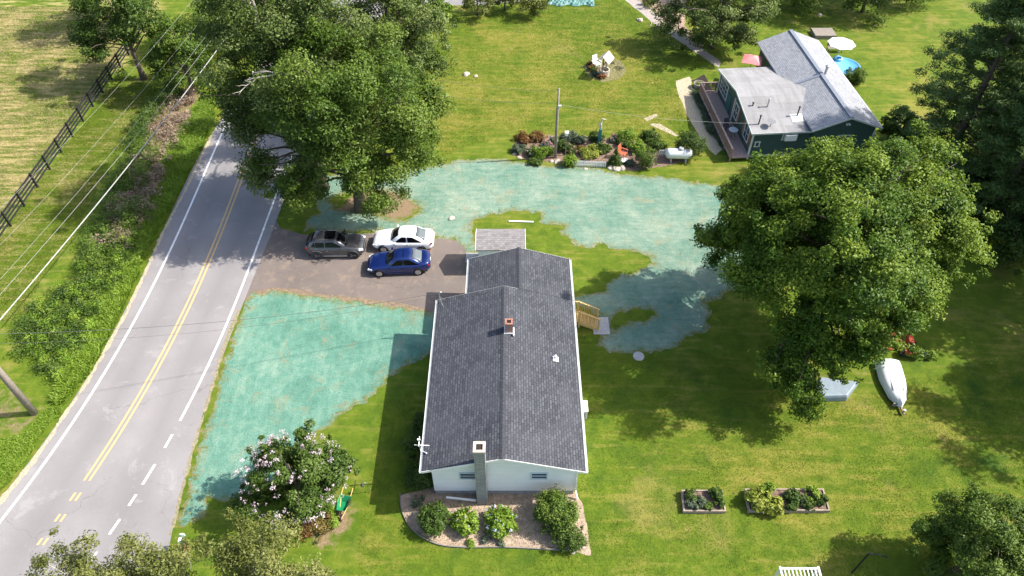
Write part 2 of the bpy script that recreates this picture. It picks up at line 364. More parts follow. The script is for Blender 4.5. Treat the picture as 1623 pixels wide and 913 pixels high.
lush = np.maximum(lush, area([(1440, 560), (1700, 560), (1700, 760), (1480, 760)], 2))
dirt = area([(-60, 560), (20, 600), (75, 640), (80, 670), (20, 700), (-60, 720)], 1)*.45
dirt = np.maximum(dirt, area([(520, 345), (560, 300), (640, 300), (672, 330), (640, 350)], 1)*.75)
dirt = np.maximum(dirt, area([(180, 330), (230, 200), (300, 130), (330, 150), (270, 250), (230, 350)], 1.2)*.62)
dirt = np.maximum(dirt, area([(1280, 640), (1380, 560), (1400, 650), (1380, 660)], 1)*.35)
dirt = np.maximum(dirt, area([(278, 836), (310, 700), (345, 600), (392, 470), (402, 462), (350, 600), (322, 700), (292, 840)], .4)*.7)
dirt = np.maximum(dirt, area([(540, 800), (555, 770), (575, 800), (560, 840), (520, 880), (480, 860)], .6)*.6)
idx = np.arange(len(fx)).reshape(GX.shape)
Q = np.stack([idx[:-1, :-1], idx[:-1, 1:], idx[1:, 1:], idx[1:, :-1]], -1).reshape(-1, 4)
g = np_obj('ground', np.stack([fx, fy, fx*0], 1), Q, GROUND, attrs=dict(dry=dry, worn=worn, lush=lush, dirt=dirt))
tag(g, 'mown yellow green lawn ground around both houses', kind='structure')

def region(name, polys, z, m, amp=.3, fs=1.2, holes=(), step=.11, label=None, soft=None):
    """a thin sheet with a ragged outline lying on the ground"""
    W = [GL(p) for p in polys]; Hs = [GL(p) for p in holes]
    al = np.array([q for p in W for q in p]); x0, y0 = al.min(0)-1; x1, y1 = al.max(0)+1
    xs = np.arange(x0, x1, step); ys = np.arange(y0, y1, step); X, Y = np.meshgrid(xs, ys)
    D = np.full(X.shape, 1e9)
    for p in W: D = np.minimum(D, sdf(X, Y, p))
    for p in Hs: D = np.maximum(D, -sdf(X, Y, p))
    D = D+amp*2*fbm(X*fs+3, Y*fs+9, 5)
    V = []; Fs = []; vid = {}; E = []
    def vert(k, p):
        if k not in vid: vid[k] = len(V); V.append((p[0], p[1], z)); E.append(float(np.clip(-D[k]/1.3, 0, 1)) if isinstance(k[0], (int, np.integer)) else 0.0)
        return vid[k]
    ny, nx = D.shape; ins = D < 0
    cnt = ins[:-1, :-1].astype(int)+ins[:-1, 1:]+ins[1:, 1:]+ins[1:, :-1]
    for j, i in zip(*np.nonzero(cnt)):
        cor = [(j, i), (j, i+1), (j+1, i+1), (j+1, i)]
        if cnt[j, i] == 4:
            Fs.append([vert(c, (xs[c[1]], ys[c[0]])) for c in cor]); continue
        poly = []
        for q in range(4):
            a, b = cor[q], cor[(q+1) % 4]; da, db = D[a], D[b]
            if da < 0: poly.append(vert(a, (xs[a[1]], ys[a[0]])))
            if (da < 0) != (db < 0):
                t = da/(da-db); k = (min(a, b), max(a, b))
                poly.append(vert(k, (xs[a[1]]+(xs[b[1]]-xs[a[1]])*t, ys[a[0]]+(ys[b[0]]-ys[a[0]])*t)))
        if len(poly) >= 3: Fs.append(poly)
    me = bpy.data.meshes.new(name); me.from_pydata(V, [], Fs); me.materials.append(m)
    me.attributes.new('edge', 'FLOAT', 'POINT').data.foreach_set('value', E)
    o = bpy.data.objects.new(name, me); C.objects.link(o)
    return tag(o, label, kind='structure')

# sprayed seed areas
region('seed_mulch', [[(392, 472), (400, 465), (440, 461), (500, 470), (570, 478), (640, 488), (692, 496), (700, 540), (690, 556), (645, 580), (612, 603), (582, 638), (551, 651), (520, 674), (500, 690), (440, 760), (383, 792), (359, 797), (331, 792), (328, 812), (300, 834), (287, 836), (287, 820), (300, 770), (320, 690), (337, 640), (348, 600), (362, 550), (384, 492)]],
       .008, SEED1, .38, 2.2, label='teal green sprayed seed covering on the front lawn beside the road')
region('seed_mulch', [[(482, 366), (485, 345), (505, 338), (500, 300), (500, 280), (560, 275), (690, 262), (730, 253), (790, 252), (830, 258), (870, 262), (940, 266), (1000, 277), (1070, 282), (1130, 292), (1175, 300), (1190, 340), (1200, 400), (1180, 450), (1140, 473), (1118, 479), (1125, 492), (1124, 527), (1096, 534), (1057, 555), (1031, 558), (1000, 561), (969, 557), (947, 547), (947, 536), (965, 527), (962, 512), (950, 500), (925, 490), (907, 473), (937, 463), (956, 459), (963, 447), (982, 437), (1005, 430), (1035, 418), (1030, 405), (1000, 400), (955, 388), (932, 395), (908, 388), (888, 367), (897, 358), (857, 354), (855, 338), (819, 333), (777, 342), (752, 349), (750, 358), (758, 400), (735, 405), (725, 380), (692, 377), (600, 366), (560, 368)]],
       .008, SEED2, .42, 1.9, holes=[[(520, 318), (560, 300), (632, 306), (668, 330), (640, 352), (610, 343), (590, 336), (540, 336)], [(972, 503), (996, 491), (1033, 491), (1036, 499), (1020, 510), (996, 513), (975, 524), (966, 516)]],
       label='pale teal sprayed seed covering on the back lawn')
# soil rims, beds, paths
region('soil_rim', [[(388, 476), (395, 458), (440, 450), (500, 462), (570, 471), (640, 481), (690, 490), (690, 497), (640, 491), (570, 481), (500, 473), (440, 464), (402, 468)]], .0045, M('rim_soil', (.20, .15, .10), .4, 5, .95, .6), .22, 2,
       label='brown soil rim between driveway and sprayed lawn')
region('mulch_bed', [[(634, 785), (690, 770), (770, 770), (905, 770), (925, 800), (936, 880), (900, 872), (800, 868), (735, 868), (690, 862), (655, 840), (638, 810)]], .006, STRAWM, .10, 1.2, label='pinkish grey mulch bed below the white gable wall')
region('garden_bed', [[(812, 234), (822, 219), (870, 214), (950, 218), (1000, 222), (1040, 232), (1075, 240), (1090, 255), (1050, 264), (1000, 271), (985, 268), (960, 264), (905, 262), (880, 258), (830, 252), (815, 246)]], .012, MULCH, .2, 1.4, label='mulched flower garden bed around the utility pole')
region('garden_path', [[(980, -8), (1002, -8), (1068, 45), (1143, 98), (1140, 108), (1100, 82), (1040, 40)]], .012, PATHM, .1, 1, label='narrow stone path leading down to the green house')
region('bare_bed', [[(1008, -4), (1090, -4), (1085, 40), (1120, 76), (1100, 70), (1060, 38)]], .008, M('bare_soil', (.31, .22, .165), .35, 4, .95, .8), .35, .9, label='bare brown soil strip with sticks beside the stone path')
region('gravel_strip', [[(1071, 128), (1093, 122), (1101, 150), (1118, 190), (1144, 236), (1134, 248), (1114, 225), (1090, 185), (1076, 152)]], .012, GRAVEL, .15, 1.5, label='tan gravel strip curving beside the deck bed')
region('dark_bed', [[(1097, 128), (1116, 118), (1180, 240), (1152, 245), (1125, 195)]], .008, DMULCH, .08, 1.5, label='black mulch bed between deck and gravel strip')
region('well_bed', [[(925, 105), (935, 95), (960, 90), (985, 97), (994, 112), (985, 124), (955, 130), (932, 120)]], .008, M('well_soil', (.19, .17, .08), .4, 5, .95, .6), .25, 1.5, label='round worn garden ring around the wishing well')
region('bare_patch', [[(1028, 196), (1045, 196), (1065, 208), (1075, 216), (1065, 214), (1045, 204)], [(1022, 188), (1040, 180), (1042, 184), (1025, 192)]], .008, GRAVEL, .12, 2, label='thin sandy bare streak in the far lawn')
region('far_road', [[(560, -30), (560, 12), (640, 10), (760, 8), (860, 0), (870, -10), (760, -30)]], .008, GRAVELROAD, .1, 1, label='grey road at the far top of the lawn')

# ------------------------------------------------------------------ road
def crom(pts, n=10):
    P_ = [Vector((*p, 0)) for p in pts]; P_ = [P_[0]*2-P_[1]]+P_+[P_[-1]*2-P_[-2]]; out = []
    for i in range(1, len(P_)-2):
        for k in range(n):
            t = k/n; a, b, c, d = P_[i-1:i+3]
            out.append(.5*((2*b)+(c-a)*t+(2*a-5*b+4*c-d)*t*t+(3*b-a-3*c+d)*t**3))
    out.append(P_[-2]); return out
def smoothpts(px, k=3):
    p = np.array(GL(px)); 
    c = np.polyfit(p[:, 1], p[:, 0], k); return c
YELx = smoothpts([(65, 860), (94, 821), (122, 787), (140.5, 761), (192, 679), (240, 598), (282.6, 517), (315.5, 441), (348, 369), (371, 310), (381, 292), (407.5, 210)])
LWx = smoothpts([(0, 826), (134, 644.6), (162, 600), (207, 517), (246.5, 444.6), (279, 375.6), (312, 300), (348, 227), (374.6, 161)])
RWx = smoothpts([(173, 847), (190, 823), (226, 768), (247, 737), (262, 710), (284.5, 667), (319.5, 598), (361.5, 510), (394, 428), (419, 359), (428.6, 334)])
LEx = smoothpts([(0, 790), (41, 739), (68.6, 703), (133.7, 607), (141, 596), (197, 494), (230, 425), (256, 366), (293, 298), (333.5, 215)])
REx = smoothpts([(271, 845), (291, 771), (315, 682), (338, 610), (355, 550), (381, 487), (400, 455), (445, 330)])
yA, yB = G(0, 900).y, G(0, 300).y
print('road widths', [(round(y, 1), [round(float(np.polyval(c, y)), 2) for c in (LEx, LWx, YELx, RWx, REx)]) for y in (16, 22, 30, 40, 50, 60)])
def tangent_ext(c, y):
    lo, hi = 15.5, 55.0
    yy = min(max(y, lo), hi); x = np.polyval(c, yy); s_ = np.polyval(np.polyder(c), yy)
    return float(x+s_*(y-yy)) + (0.0035*(y-hi)**2 if y > hi else 0)
def strip(name, fl, fr, y0, y1, z, m, st=.6):
    n = max(2, int((y1-y0)/st)); V = []; 
    for i in range(n+1):
        y = y0+(y1-y0)*i/n; V += [(fl(y), y, z), (fr(y), y, z)]
    return V, [(2*i, 2*i+1, 2*i+3, 2*i+2) for i in range(n)]
V, Fq = strip('road', lambda y: tangent_ext(LEx, y), lambda y: max(tangent_ext(REx, y), tangent_ext(RWx, y)+.35), -40, 160, .016, ROAD)
LN = np.array([0, .19, .31, .43, .50, .60, .72, .86, 1.0]); WV = np.array([0, .15, 1, .15, .1, .15, 1, .2, 0]); Vr = []; Wr = []
for i in range(0, len(V), 2):
    for k in range(len(LN)): Vr.append((V[i][0]+(V[i+1][0]-V[i][0])*LN[k], V[i][1], V[i][2])); Wr.append(WV[k])
nl = len(LN); nr_ = len(V)//2; Fr = [(j*nl+k, j*nl+k+1, (j+1)*nl+k+1, (j+1)*nl+k) for j in range(nr_-1) for k in range(nl-1)]
tag(np_obj('road', Vr, Fr, ROAD, attrs=dict(wear=Wr)), 'sunlit grey two lane road running up the left side', kind='structure')
def line(name, c, segs, off, wd, m, label):
    mb = MB()
    for y0, y1 in segs:
        V, Fq = strip('', lambda y: tangent_ext(c, y)+off-wd/2, lambda y: tangent_ext(c, y)+off+wd/2, y0, y1, .0205, m); mb.add(V, Fq)
    tag(mb.build(name, m, fixn=False), label, kind='structure')
line('edge_line', LWx, [(-40, 160)], 0, .15, WHITEP, 'solid white edge line on the far left of the road')
gyv = lambda v, u: G(u, v).y
line('edge_line', RWx, [(gyv(667, 284), 52)]+[(gyv(b, u), gyv(a, u)) for a, b, u in ((689, 710, 268), (736, 768, 236), (784, 802, 211), (823, 847, 182), (875, 905, 150))], 0, .14, WHITEP, 'white edge line broken into dashes near the bottom')
ysegs = [(gyv(762, 140), 150)]+[(gyv(b, u), gyv(a, u)) for a, b, u in ((781, 794, 122), (815, 827, 94), (853, 864, 66))]
line('centre_line', YELx, ysegs, -.15, .13, YELLOW, 'left stripe of the double yellow centre line')
line('centre_line', YELx, ysegs, .15, .13, YELLOW, 'right stripe of the double yellow centre line')
RIM = M('edge_soil', (.24, .21, .13), .35, 6, .95, .6)
region('road_shoulder', [[(-40, 822), (0, 791), (42, 740), (69, 704), (134, 608), (198, 495), (231, 425), (257, 366), (294, 298), (333, 215), (338, 215), (297, 300), (261, 368), (235, 428), (202, 498), (138, 611), (73, 707), (46, 745), (4, 798), (-36, 828)]], .0185, GRAVEL, .16, 3.0, step=.09, label='thin sandy grit along the left road edge')
region('road_shoulder', [[(268, 848), (288, 771), (312, 682), (335, 610), (352, 550), (376, 490), (382, 492), (357, 551), (340, 611), (317, 684), (292, 773), (272, 850)]], .0185, RIM, .12, 3.0, step=.09, label='thin sandy grit along the right road edge beside the sprayed lawn')
region('driveway', [[(385, 478), (402, 462), (438, 455), (472, 459), (506, 466), (577, 473), (637, 481), (672, 490), (700, 500), (742, 480), (738, 395), (724, 381), (692, 378), (600, 369), (560, 371), (480, 372), (445, 362), (432, 338), (415, 340), (390, 420), (375, 478)]], .012, DRIVE, .07, 1.5, label='brownish asphalt driveway with three parked cars')

# ------------------------------------------------------------------ foliage
def rs(seed): return np.random.RandomState(seed)
def leaf_cloud(rng, cen, rad, dens, leaf, flat=.65, up=.6, tonevar=.5, aspect=.5, centre=None):
    """cen (n,3), rad (n,), dens leaves per clump -> verts, quads, tone"""
    n = len(cen); k = (dens*(rad/rad.mean())**2).astype(int)+3
    ci = np.repeat(np.arange(n), k); N = len(ci)
    d = rng.normal(size=(N, 3)); d /= np.linalg.norm(d, axis=1)[:, None]
    rr = rng.rand(N)**.45
    # lumpy clump outline
    ph = rng.rand(n, 3)*6.28; lump = 1+.28*np.sin(3*d[:, 0]+ph[ci, 0])*np.cos(3*d[:, 1]+ph[ci, 1])+.18*np.sin(5*d[:, 2]+ph[ci, 2])
    p = cen[ci]+d*(rr*rad[ci]*lump)[:, None]*np.array([1, 1, flat])
    if centre is not None:
        o_ = p-centre; o_ /= np.linalg.norm(o_, axis=1)[:, None]+1e-6
    else: o_ = d
    nr = o_*.45+d*.35+np.array([0, 0, up])+rng.normal(size=(N, 3))*.55; nr /= np.linalg.norm(nr, axis=1)[:, None]
    t = np.cross(nr, rng.normal(size=(N, 3))); t /= np.linalg.norm(t, axis=1)[:, None]+1e-6; b = np.cross(nr, t)
    s_ = leaf*(.6+.8*rng.rand(N)); s1 = (t*s_[:, None]*.5); s2 = b*(s_*aspect*.5)[:, None]; dr = nr*(s_*.12)[:, None]
    V = np.stack([p-s1-dr, p+s2+dr, p+s1-dr, p-s2+dr], 1).reshape(-1, 3)
    Q_ = np.arange(N*4).reshape(-1, 4)
    ct = rng.rand(n)
    tone = np.clip(.5+tonevar*(ct[ci]-.5)+.5*(rng.rand(N)-.5)+.16*(d[:, 2]*rr), 0, 1)
    return V, Q_, tone
def crown_clumps(rng, c, rx, ry, rz, n, rc, lump=.22, inner=.3, cut=-.75):
    out = []; rad = []; ph = rng.rand(6)*6.28
    while len(out) < n:
        d = rng.normal(size=3); d /= np.linalg.norm(d)
        if d[2] < cut: continue
        L = 1+lump*math.sin(2.3*math.atan2(d[1], d[0])+ph[0])*math.cos(2*d[2]+ph[1])+lump*.7*math.sin(5*math.atan2(d[1], d[0])+ph[2]+3*d[2])
        f = rng.uniform(.76, 1.0) if rng.rand() > inner else rng.uniform(.3, .75)
        r_ = rc*rng.uniform(.65, 1.35)
        if rng.rand() < .24: f = rng.uniform(1.0, 1.13); r_ = rc*rng.uniform(.3, .55)
        p = c+d*np.array([rx, ry, rz])*L*f*(1-.5*r_/max(rx, 1e-3)*.8)
        out.append(p); rad.append(r_)
    return np.array(out), np.array(rad)
def trunk_mesh(rng, h, r0, clumps, nlimb, lean=(0, 0), pale=False, z0=.25, forks=3):
    mb = MB(); top = np.array([lean[0], lean[1], h])
    path = [Vector((lean[0]*t*t+rng.normal()*.04*h*.1*t, lean[1]*t*t+rng.normal()*.04*h*.1*t, h*t)) for t in np.linspace(0, 1, 9)]
    rad = [r0*(1.35 if i == 0 else 1)*(1-.85*i/8)+.02 for i in range(9)]
    mb.tube(path, rad, 9)
    ids = rng.permutation(len(clumps))[:nlimb]
    for k in ids:
        e = Vector(clumps[k]); t = min(.9, max(z0, (e.z/h)*rng.uniform(.45, .8))); i = int(t*8); s_ = path[i].lerp(path[min(i+1, 8)], t*8-i)
        m1 = s_.lerp(e, .4)+Vector((rng.normal()*.2, rng.normal()*.2, .12*(e-s_).length)); m2 = s_.lerp(e, .72)+Vector((rng.normal()*.2, rng.normal()*.2, .1*(e-s_).length))
        rr = r0*.32*(1-t*.6)
        mb.tube([s_, m1, m2, e], [rr, rr*.7, rr*.45, rr*.15], 5, cap=False)
    return mb
def tree(name, label, loc, h, rx, ry=None, rz=None, zc=None, n=70, rc=1.0, dens=260, leaf=.2, mat=None, seed=1, bark=None, r0=.25, group=None,
         cat='tree', lobes=(), cut=-.7, lump=.22, flat=.65, limb=30, inner=.3, lean=(0, 0), tonevar=.7, up=.6, aspect=.5, r_z0=.25, ):
    rng = rs(seed); ry = ry or rx; zc = zc or h*.6; rz = rz or (h-zc)
    root = thing(name, label, cat, loc, 0, group)
    c, r_ = crown_clumps(rng, np.array([lean[0]*.6, lean[1]*.6, zc]), rx, ry, rz, n, rc, lump, inner, cut)
    for (lx, ly, lz, lr, ln) in lobes:
        c2, r2 = crown_clumps(rng, np.array([lx, ly, lz]), lr, lr, lr*.75, ln, rc*.85, lump, inner, -1)
        c = np.concatenate([c, c2]); r_ = np.concatenate([r_, r2])
    V, Q_, t = leaf_cloud(rng, c, r_, dens, leaf, flat, up, tonevar, aspect, centre=np.array([0, 0, zc]))
    keep = V.reshape(-1, 4, 3)[:, :, 2].min(1) > .05
    V = V.reshape(-1, 4, 3)[keep].reshape(-1, 3); Q_ = np.arange(len(V)).reshape(-1, 4); t = t[keep]
    np_obj('crown', V, Q_, mat, root, face_attrs=dict(tone=t))
    trunk_mesh(rng, h*.82, r0, c, limb, lean, z0=r_z0).build('trunk', bark or BARK, root, smooth=True)
    return root
def bush(name, label, loc, rx, h, ry=None, mat=None, seed=1, n=16, rc=None, dens=130, leaf=.12, cat='bush', group=None, flowers=None, fn=60, fsize=.12, cone=False, up=.6, stem=True, tonevar=.5, aspect=.5):
    rng = rs(seed); ry = ry or rx; rc = rc or rx*.38
    c, r_ = crown_clumps(rng, np.array([0, 0, h*.5]), rx, ry, h*.5, n, rc, .15, .25, -.6)
    if cone:
        zz = rng.rand(n)**1.4*h; a = rng.rand(n)*6.28; q = (1-zz/h)*rx*rng.uniform(.5, .9, n)
        c = np.stack([q*np.cos(a), q*np.sin(a), zz], 1); r_ = np.full(n, rc)*(1.05-zz/h*.75)
    V, Q_, t = leaf_cloud(rng, c, r_, dens, leaf, .85, up, tonevar, aspect, centre=np.array([0, 0, h*.3]))
    V4 = V.reshape(-1, 4, 3); keep = V4[:, :, 2].min(1) > .02; V = V4[keep].reshape(-1, 3); t = t[keep]; Q_ = np.arange(len(V)).reshape(-1, 4)
    root = thing(name, label, cat, loc, 0, group)
    np_obj('foliage', V, Q_, mat, root, face_attrs=dict(tone=t))
    if stem:
        mb = MB()
        for k in range(min(7, n)):
            e = c[k]; mb.tube([(0, 0, 0), (e[0]*.3, e[1]*.3, e[2]*.5), tuple(e)], [.03*rx+.01, .02*rx+.006, .005], 5)
        mb.build('stem', BARK, root)
    if flowers:
        V4 = V.reshape(-1, 4, 3).mean(1); out = V4[(np.linalg.norm((V4-[0, 0, h*.4])/[rx, ry, h*.6], axis=1) > .72)]
        if len(out) < 4: out = V4
        cs = out[rng.randint(0, len(out), fn)]
        VV, QQ, tt = leaf_cloud(rng, cs+rng.normal(size=cs.shape)*.02+[0, 0, .04], np.full(fn, fsize), 12, fsize*.55, .8, .8, .6, .9)
        np_obj('flowers', VV, QQ, flowers, root, face_attrs=dict(tone=tt))
    return root
L_MAPLE = leaf_mat('maple_leaf', [(.034, .085, .008), (.088, .165, .013), (.205, .285, .028)])
L_OAK = leaf_mat('oak_leaf', [(.044, .088, .012), (.092, .160, .020), (.175, .240, .042)])
L_OAKP = leaf_mat('silver_oak_leaf', [(.054, .094, .020), (.105, .155, .032), (.20, .25, .080)])
L_DARK = leaf_mat('dark_leaf', [(.028, .062, .010), (.056, .105, .018), (.105, .160, .030)])
L_PINE = leaf_mat('pine_needle', [(.034, .080, .020), (.075, .135, .032), (.155, .225, .062)], .25)
L_OLIVE = leaf_mat('olive_leaf', [(.090, .110, .020), (.155, .175, .040), (.25, .26, .085)])
L_MID = leaf_mat('mid_leaf', [(.035, .075, .012), (.070, .125, .020), (.12, .18, .035)])
L_BRIGHT = leaf_mat('bright_leaf', [(.095, .185, .014), (.170, .285, .026), (.29, .39, .055)])
L_LIME = leaf_mat('lime_leaf', [(.17, .23, .025), (.28, .33, .045), (.40, .42, .09)])
L_GREYG = leaf_mat('grey_leaf', [(.07, .10, .06), (.12, .16, .10), (.19, .23, .15)])
L_RUST = leaf_mat('rust_leaf', [(.14, .055, .02), (.24, .11, .04), (.22, .17, .06)])
L_BROWN = leaf_mat('dead_leaf', [(.15, .10, .07), (.26, .19, .135), (.38, .29, .21)], .1)
F_WHITE = leaf_mat('white_petal', [(.36, .27, .31), (.52, .42, .46), (.68, .60, .62)], .2)
F_PINK = leaf_mat('pink_petal', [(.50, .14, .22), (.62, .25, .33), (.75, .45, .50)], .2)
F_BLUE = leaf_mat('blue_petal', [(.30, .36, .60), (.45, .50, .70), (.70, .72, .85)], .2)
F_RED = leaf_mat('red_petal', [(.38, .05, .03), (.5, .10, .05), (.6, .2, .1)], .2)

# --- trees
tree('maple_tree', 'huge rounded bright green tree on the back lawn', (19.5, 31.3, 0), 14.3, 6.9, 6.6, 5.7, 8.3, n=330, rc=.92, dens=470, leaf=.17, mat=L_MAPLE, seed=7, r0=.45,
     lobes=[(-6.0, 2.4, 6.0, 2.1, 26), (-4.4, 3.8, 8.0, 2.4, 22), (-3.2, -6.0, 3.6, 1.7, 22), (-2.6, -7.2, 2.4, 1.0, 8), (-.9, -5.2, 4.0, 1.9, 22), (4.8, -.6, 6.6, 1.9, 20), (3.0, 4.5, 7.0, 2.2, 16), (-2.2, -4.6, 5.6, 2.2, 24), (.8, -4.8, 5.6, 2.0, 18)], limb=110, inner=.2, cut=-.5, lump=.2, up=.75, flat=.7)
tree('oak_tree', 'tall dark green tree whose trunk stands behind the grey car', (-11.8, 43.6, 0), 15.5, 5.8, 5.6, 5.8, 9.4, n=120, rc=1.15, dens=480, leaf=.18, mat=L_OAK, seed=11, r0=.42,
     lobes=[(2.2, -2.8, 4.6, 2.6, 26), (4.6, -.5, 6.5, 2.3, 20), (-3.5, -3.2, 5.0, 2.2, 20), (5.6, 1.0, 9.0, 1.8, 12)], limb=50, cut=-.6)
tree('oak_tree', 'tallest dark tree leaning over the road with pale bare twigs', (-15.4, 46.4, 0), 18.6, 5.8, 5.8, 7.0, 11.3, n=140, rc=1.2, dens=440, leaf=.18, mat=L_OAKP, seed=12, r0=.45,
     lobes=[(-2.9, -4.6, 5.0, 1.7, 11), (-3.6, -2.2, 7.5, 1.8, 13), (1.5, -3.5, 7.0, 2.5, 18), (-4.4, .8, 8, 1.8, 14)], limb=60, cut=-.65)
tree('oak_tree', 'green tree filling the gap behind the two tall roadside trees', (-9.8, 54.5, 0), 16.0, 5.2, 5.2, 6.0, 9.8, n=90, rc=1.15, dens=440, leaf=.20, mat=L_OAKP, seed=13, r0=.35, limb=36)
tree('field_tree', 'spreading green tree at the end of the black fence', (-35.6, 63.0, 0), 9.8, 4.6, 4.2, 3.8, 6.0, n=60, rc=1.0, dens=260, leaf=.24, mat=L_MID, seed=21, r0=.25, limb=40, inner=.2)
tree('field_tree', 'dark ragged tree with bare twigs at the top left corner', (-41.0, 74.0, 0), 9.5, 5.0, 4.2, 3.6, 6.0, n=50, rc=1.0, dens=200, leaf=.25, mat=L_OAK, seed=22, r0=.22, limb=45, inner=.2)
tree('field_tree', 'small dark leafy tree standing in the roadside scrub', (-30.0, 60.5, 0), 8.6, 3.0, 3.0, 3.6, 4.8, n=44, rc=.85, dens=240, leaf=.22, mat=L_OAK, seed=23, r0=.18, limb=26)
tree('field_tree', 'dense dark tree beyond the scrub by the road', (-27.0, 70.0, 0), 10.5, 4.4, 4.0, 4.5, 5.8, n=60, rc=1.0, dens=240, leaf=.25, mat=L_MID, seed=24, r0=.2, limb=30)
tree('round_tree', 'round olive green tree behind the green house', (20.4, 69.0, 0), 8.2, 5.0, 4.6, 4.0, 4.2, n=85, rc=.95, dens=320, leaf=.22, mat=L_OAKP, seed=31, r0=.25, cut=-.9, limb=24, inner=.2)
tree('small_tree', 'rounded dark green tree in the bottom right corner', (22.7, 15.0, 0), 6.2, 2.6, 2.6, 2.9, 3.2, n=130, rc=.58, dens=480, leaf=.12, mat=L_OAK, seed=41, r0=.14, cut=-.9, limb=24, inner=.2)
for i, (x, y, h, r_, lab) in enumerate([(-16.6, 10.7, 11.8, 2.2, 'sparse olive tree top at the bottom left corner of the road'), (-13.6, 10.6, 12.0, 1.9, 'sparse olive tree top beside the mailbox, on its left'),
                                       (-9.7, 11.2, 12.0, 1.9, 'sparse olive tree top beside the mailbox, on its right'), (-7.7, 10.0, 11.7, 1.6, 'sparse olive tree top nearest the rust coloured shrubs')]):
    tree('olive_tree', lab, (x, y, 0), h, r_, r_, 3.2, h-3.0, n=60, rc=.5, dens=300, leaf=.10, mat=L_OLIVE, seed=50+i, bark=PALEB, r0=.15, limb=34, group='pale trees along the bottom edge', flat=.8, inner=.35, cut=-.95)

def pine(name, label, loc, h, r_, seed, z0=2.5, dens=200):
    rng = rs(seed); root = thing(name, label, 'tree', loc, 0, 'tall pines at the right edge'); mb = MB()
    lean = rng.normal(size=2)*.5
    path = [Vector((lean[0]*t, lean[1]*t, h*t)) for t in np.linspace(0, 1, 8)]
    mb.tube(path, [.34*(1-.9*i/7)+.03 for i in range(8)], 9)
    cs = []; rr = []
    nb = int(h*5.5)
    for k in range(nb):
        t = z0/h+(1-z0/h)*(k/nb)**.9; a = k*2.4+rng.normal()*.3; L = r_*(1-((t-.25)/.78)**2*.82 if t > .25 else .85)*rng.uniform(.65, 1.1)
        b = Vector((lean[0]*t, lean[1]*t, h*t)); e = b+Vector((math.cos(a)*L, math.sin(a)*L, L*.14*rng.uniform(-.6, 1.3)))
        m1 = b.lerp(e, .5)+Vector((0, 0, -.05*L)); mb.tube([b, m1, e], [.075*(1-t)+.03, .05*(1-t)+.018, .01], 5, cap=False)
        for q in np.arange(.32, 1.05, .13):
            w_ = rng.normal(size=3)*[.38, .38, .12]*q
            cs.append(np.array(b.lerp(e, q))+w_*L*.28+[0, 0, .12]); rr.append(rng.uniform(.4, .75))
    V, Q_, t = leaf_cloud(rng, np.array(cs), np.array(rr), dens*.6, .24, .42, .6, .7, .24)
    np_obj('crown', V, Q_, L_PINE, root, face_attrs=dict(tone=t)); mb.build('trunk', BARK, root, smooth=True)
    return root
pine('pine_tree', 'dark pine nearest the green house with a pale broken trunk', (34.4, 46.8, 0), 16.0, 5.2, 61)
pine('pine_tree', 'tall dark pine beside the broad shadow on the right lawn', (38.5, 42.0, 0), 18, 5.6, 62)
pine('pine_tree', 'tall dark pine behind the pine with the broken trunk', (39.8, 49.0, 0), 19, 5.6, 63)
pine('pine_tree', 'tall dark pine cut off by the right edge of the picture', (44.5, 45.5, 0), 19, 5.6, 64)
pine('pine_tree', 'shorter dark pine just behind the bright maple', (35.6, 41.2, 0), 12.5, 4.4, 65)
tree('shade_tree', 'dark tree at the right edge shading the lawn beside the boat', (41.0, 34.5, 0), 16.5, 6.4, 5.2, 6.6, 9.5, n=130, rc=1.3, dens=330, leaf=.3, mat=L_DARK, seed=71, r0=.35, limb=20)
tree('shade_tree', 'dark tree right of the picture shading the corner lawn', (41.0, 26.0, 0), 14.0, 5.4, 4.6, 5.6, 8.0, n=100, rc=1.2, dens=300, leaf=.3, mat=L_DARK, seed=72, r0=.3, limb=16)
# understorey below pines and the wood at the top edge
for i, (x, y, h, r_, lab) in enumerate([(33.2, 43.0, 5.0, 2.8, 'low dark shrub tree under the pine by the maple'), (36.5, 38.0, 5.5, 3.2, 'low dark shrub tree under the right hand pines'),
        (31.5, 78.5, 8.0, 4.5, 'dark wood edge tree behind the parasol lawn'), (38.5, 77.0, 8.5, 4.8, 'dark wood edge tree above the far lawn'), (25.0, 82.0, 8.5, 4.8, 'dark wood edge tree behind the round olive tree'),
        (45.0, 80.0, 10.0, 5.0, 'dark wood edge tree at the far top right'), (33.5, 52.5, 3.0, 1.8, 'low dark shrub at the foot of the pines beside the green gable')]):
    tree('wood_tree', lab, (x, y, 0), h, r_, r_, h*.5, h*.5, n=44, rc=r_*.27, dens=230, leaf=.24, mat=L_DARK if i != 2 else L_OAK, seed=80+i, r0=.15, cut=-.95, limb=12, inner=.15, group='dark trees at the wood edge')
for i, (u, v, h, r_, m_, lab) in enumerate([(674, 44, 4.2, 1.9, L_MID, 'dense green shrub tree beside the far road'), (697, 42, 3.4, 1.5, L_BRIGHT, 'bright leafy bush at the top of the lawn'),
        (757, 24, 3.6, 2.3, L_OLIVE, 'thin small fruit tree at the far lawn edge, left of its twin'), (848, 23, 3.2, 2.0, L_OLIVE, 'thin small fruit tree at the far lawn edge, right of its twin'), (800, 16, 3.4, 2.2, L_OLIVE, 'thin small fruit tree between two others at the far lawn edge')]):
    p = G(u, v); tree('small_tree', lab, p, h, r_, r_, h*.4, h*.58, n=26, rc=.55, dens=[230, 230, 110, 100, 100][i], leaf=.2, mat=m_, seed=95+i, r0=.08, cut=-.9, limb=16, inner=.2)

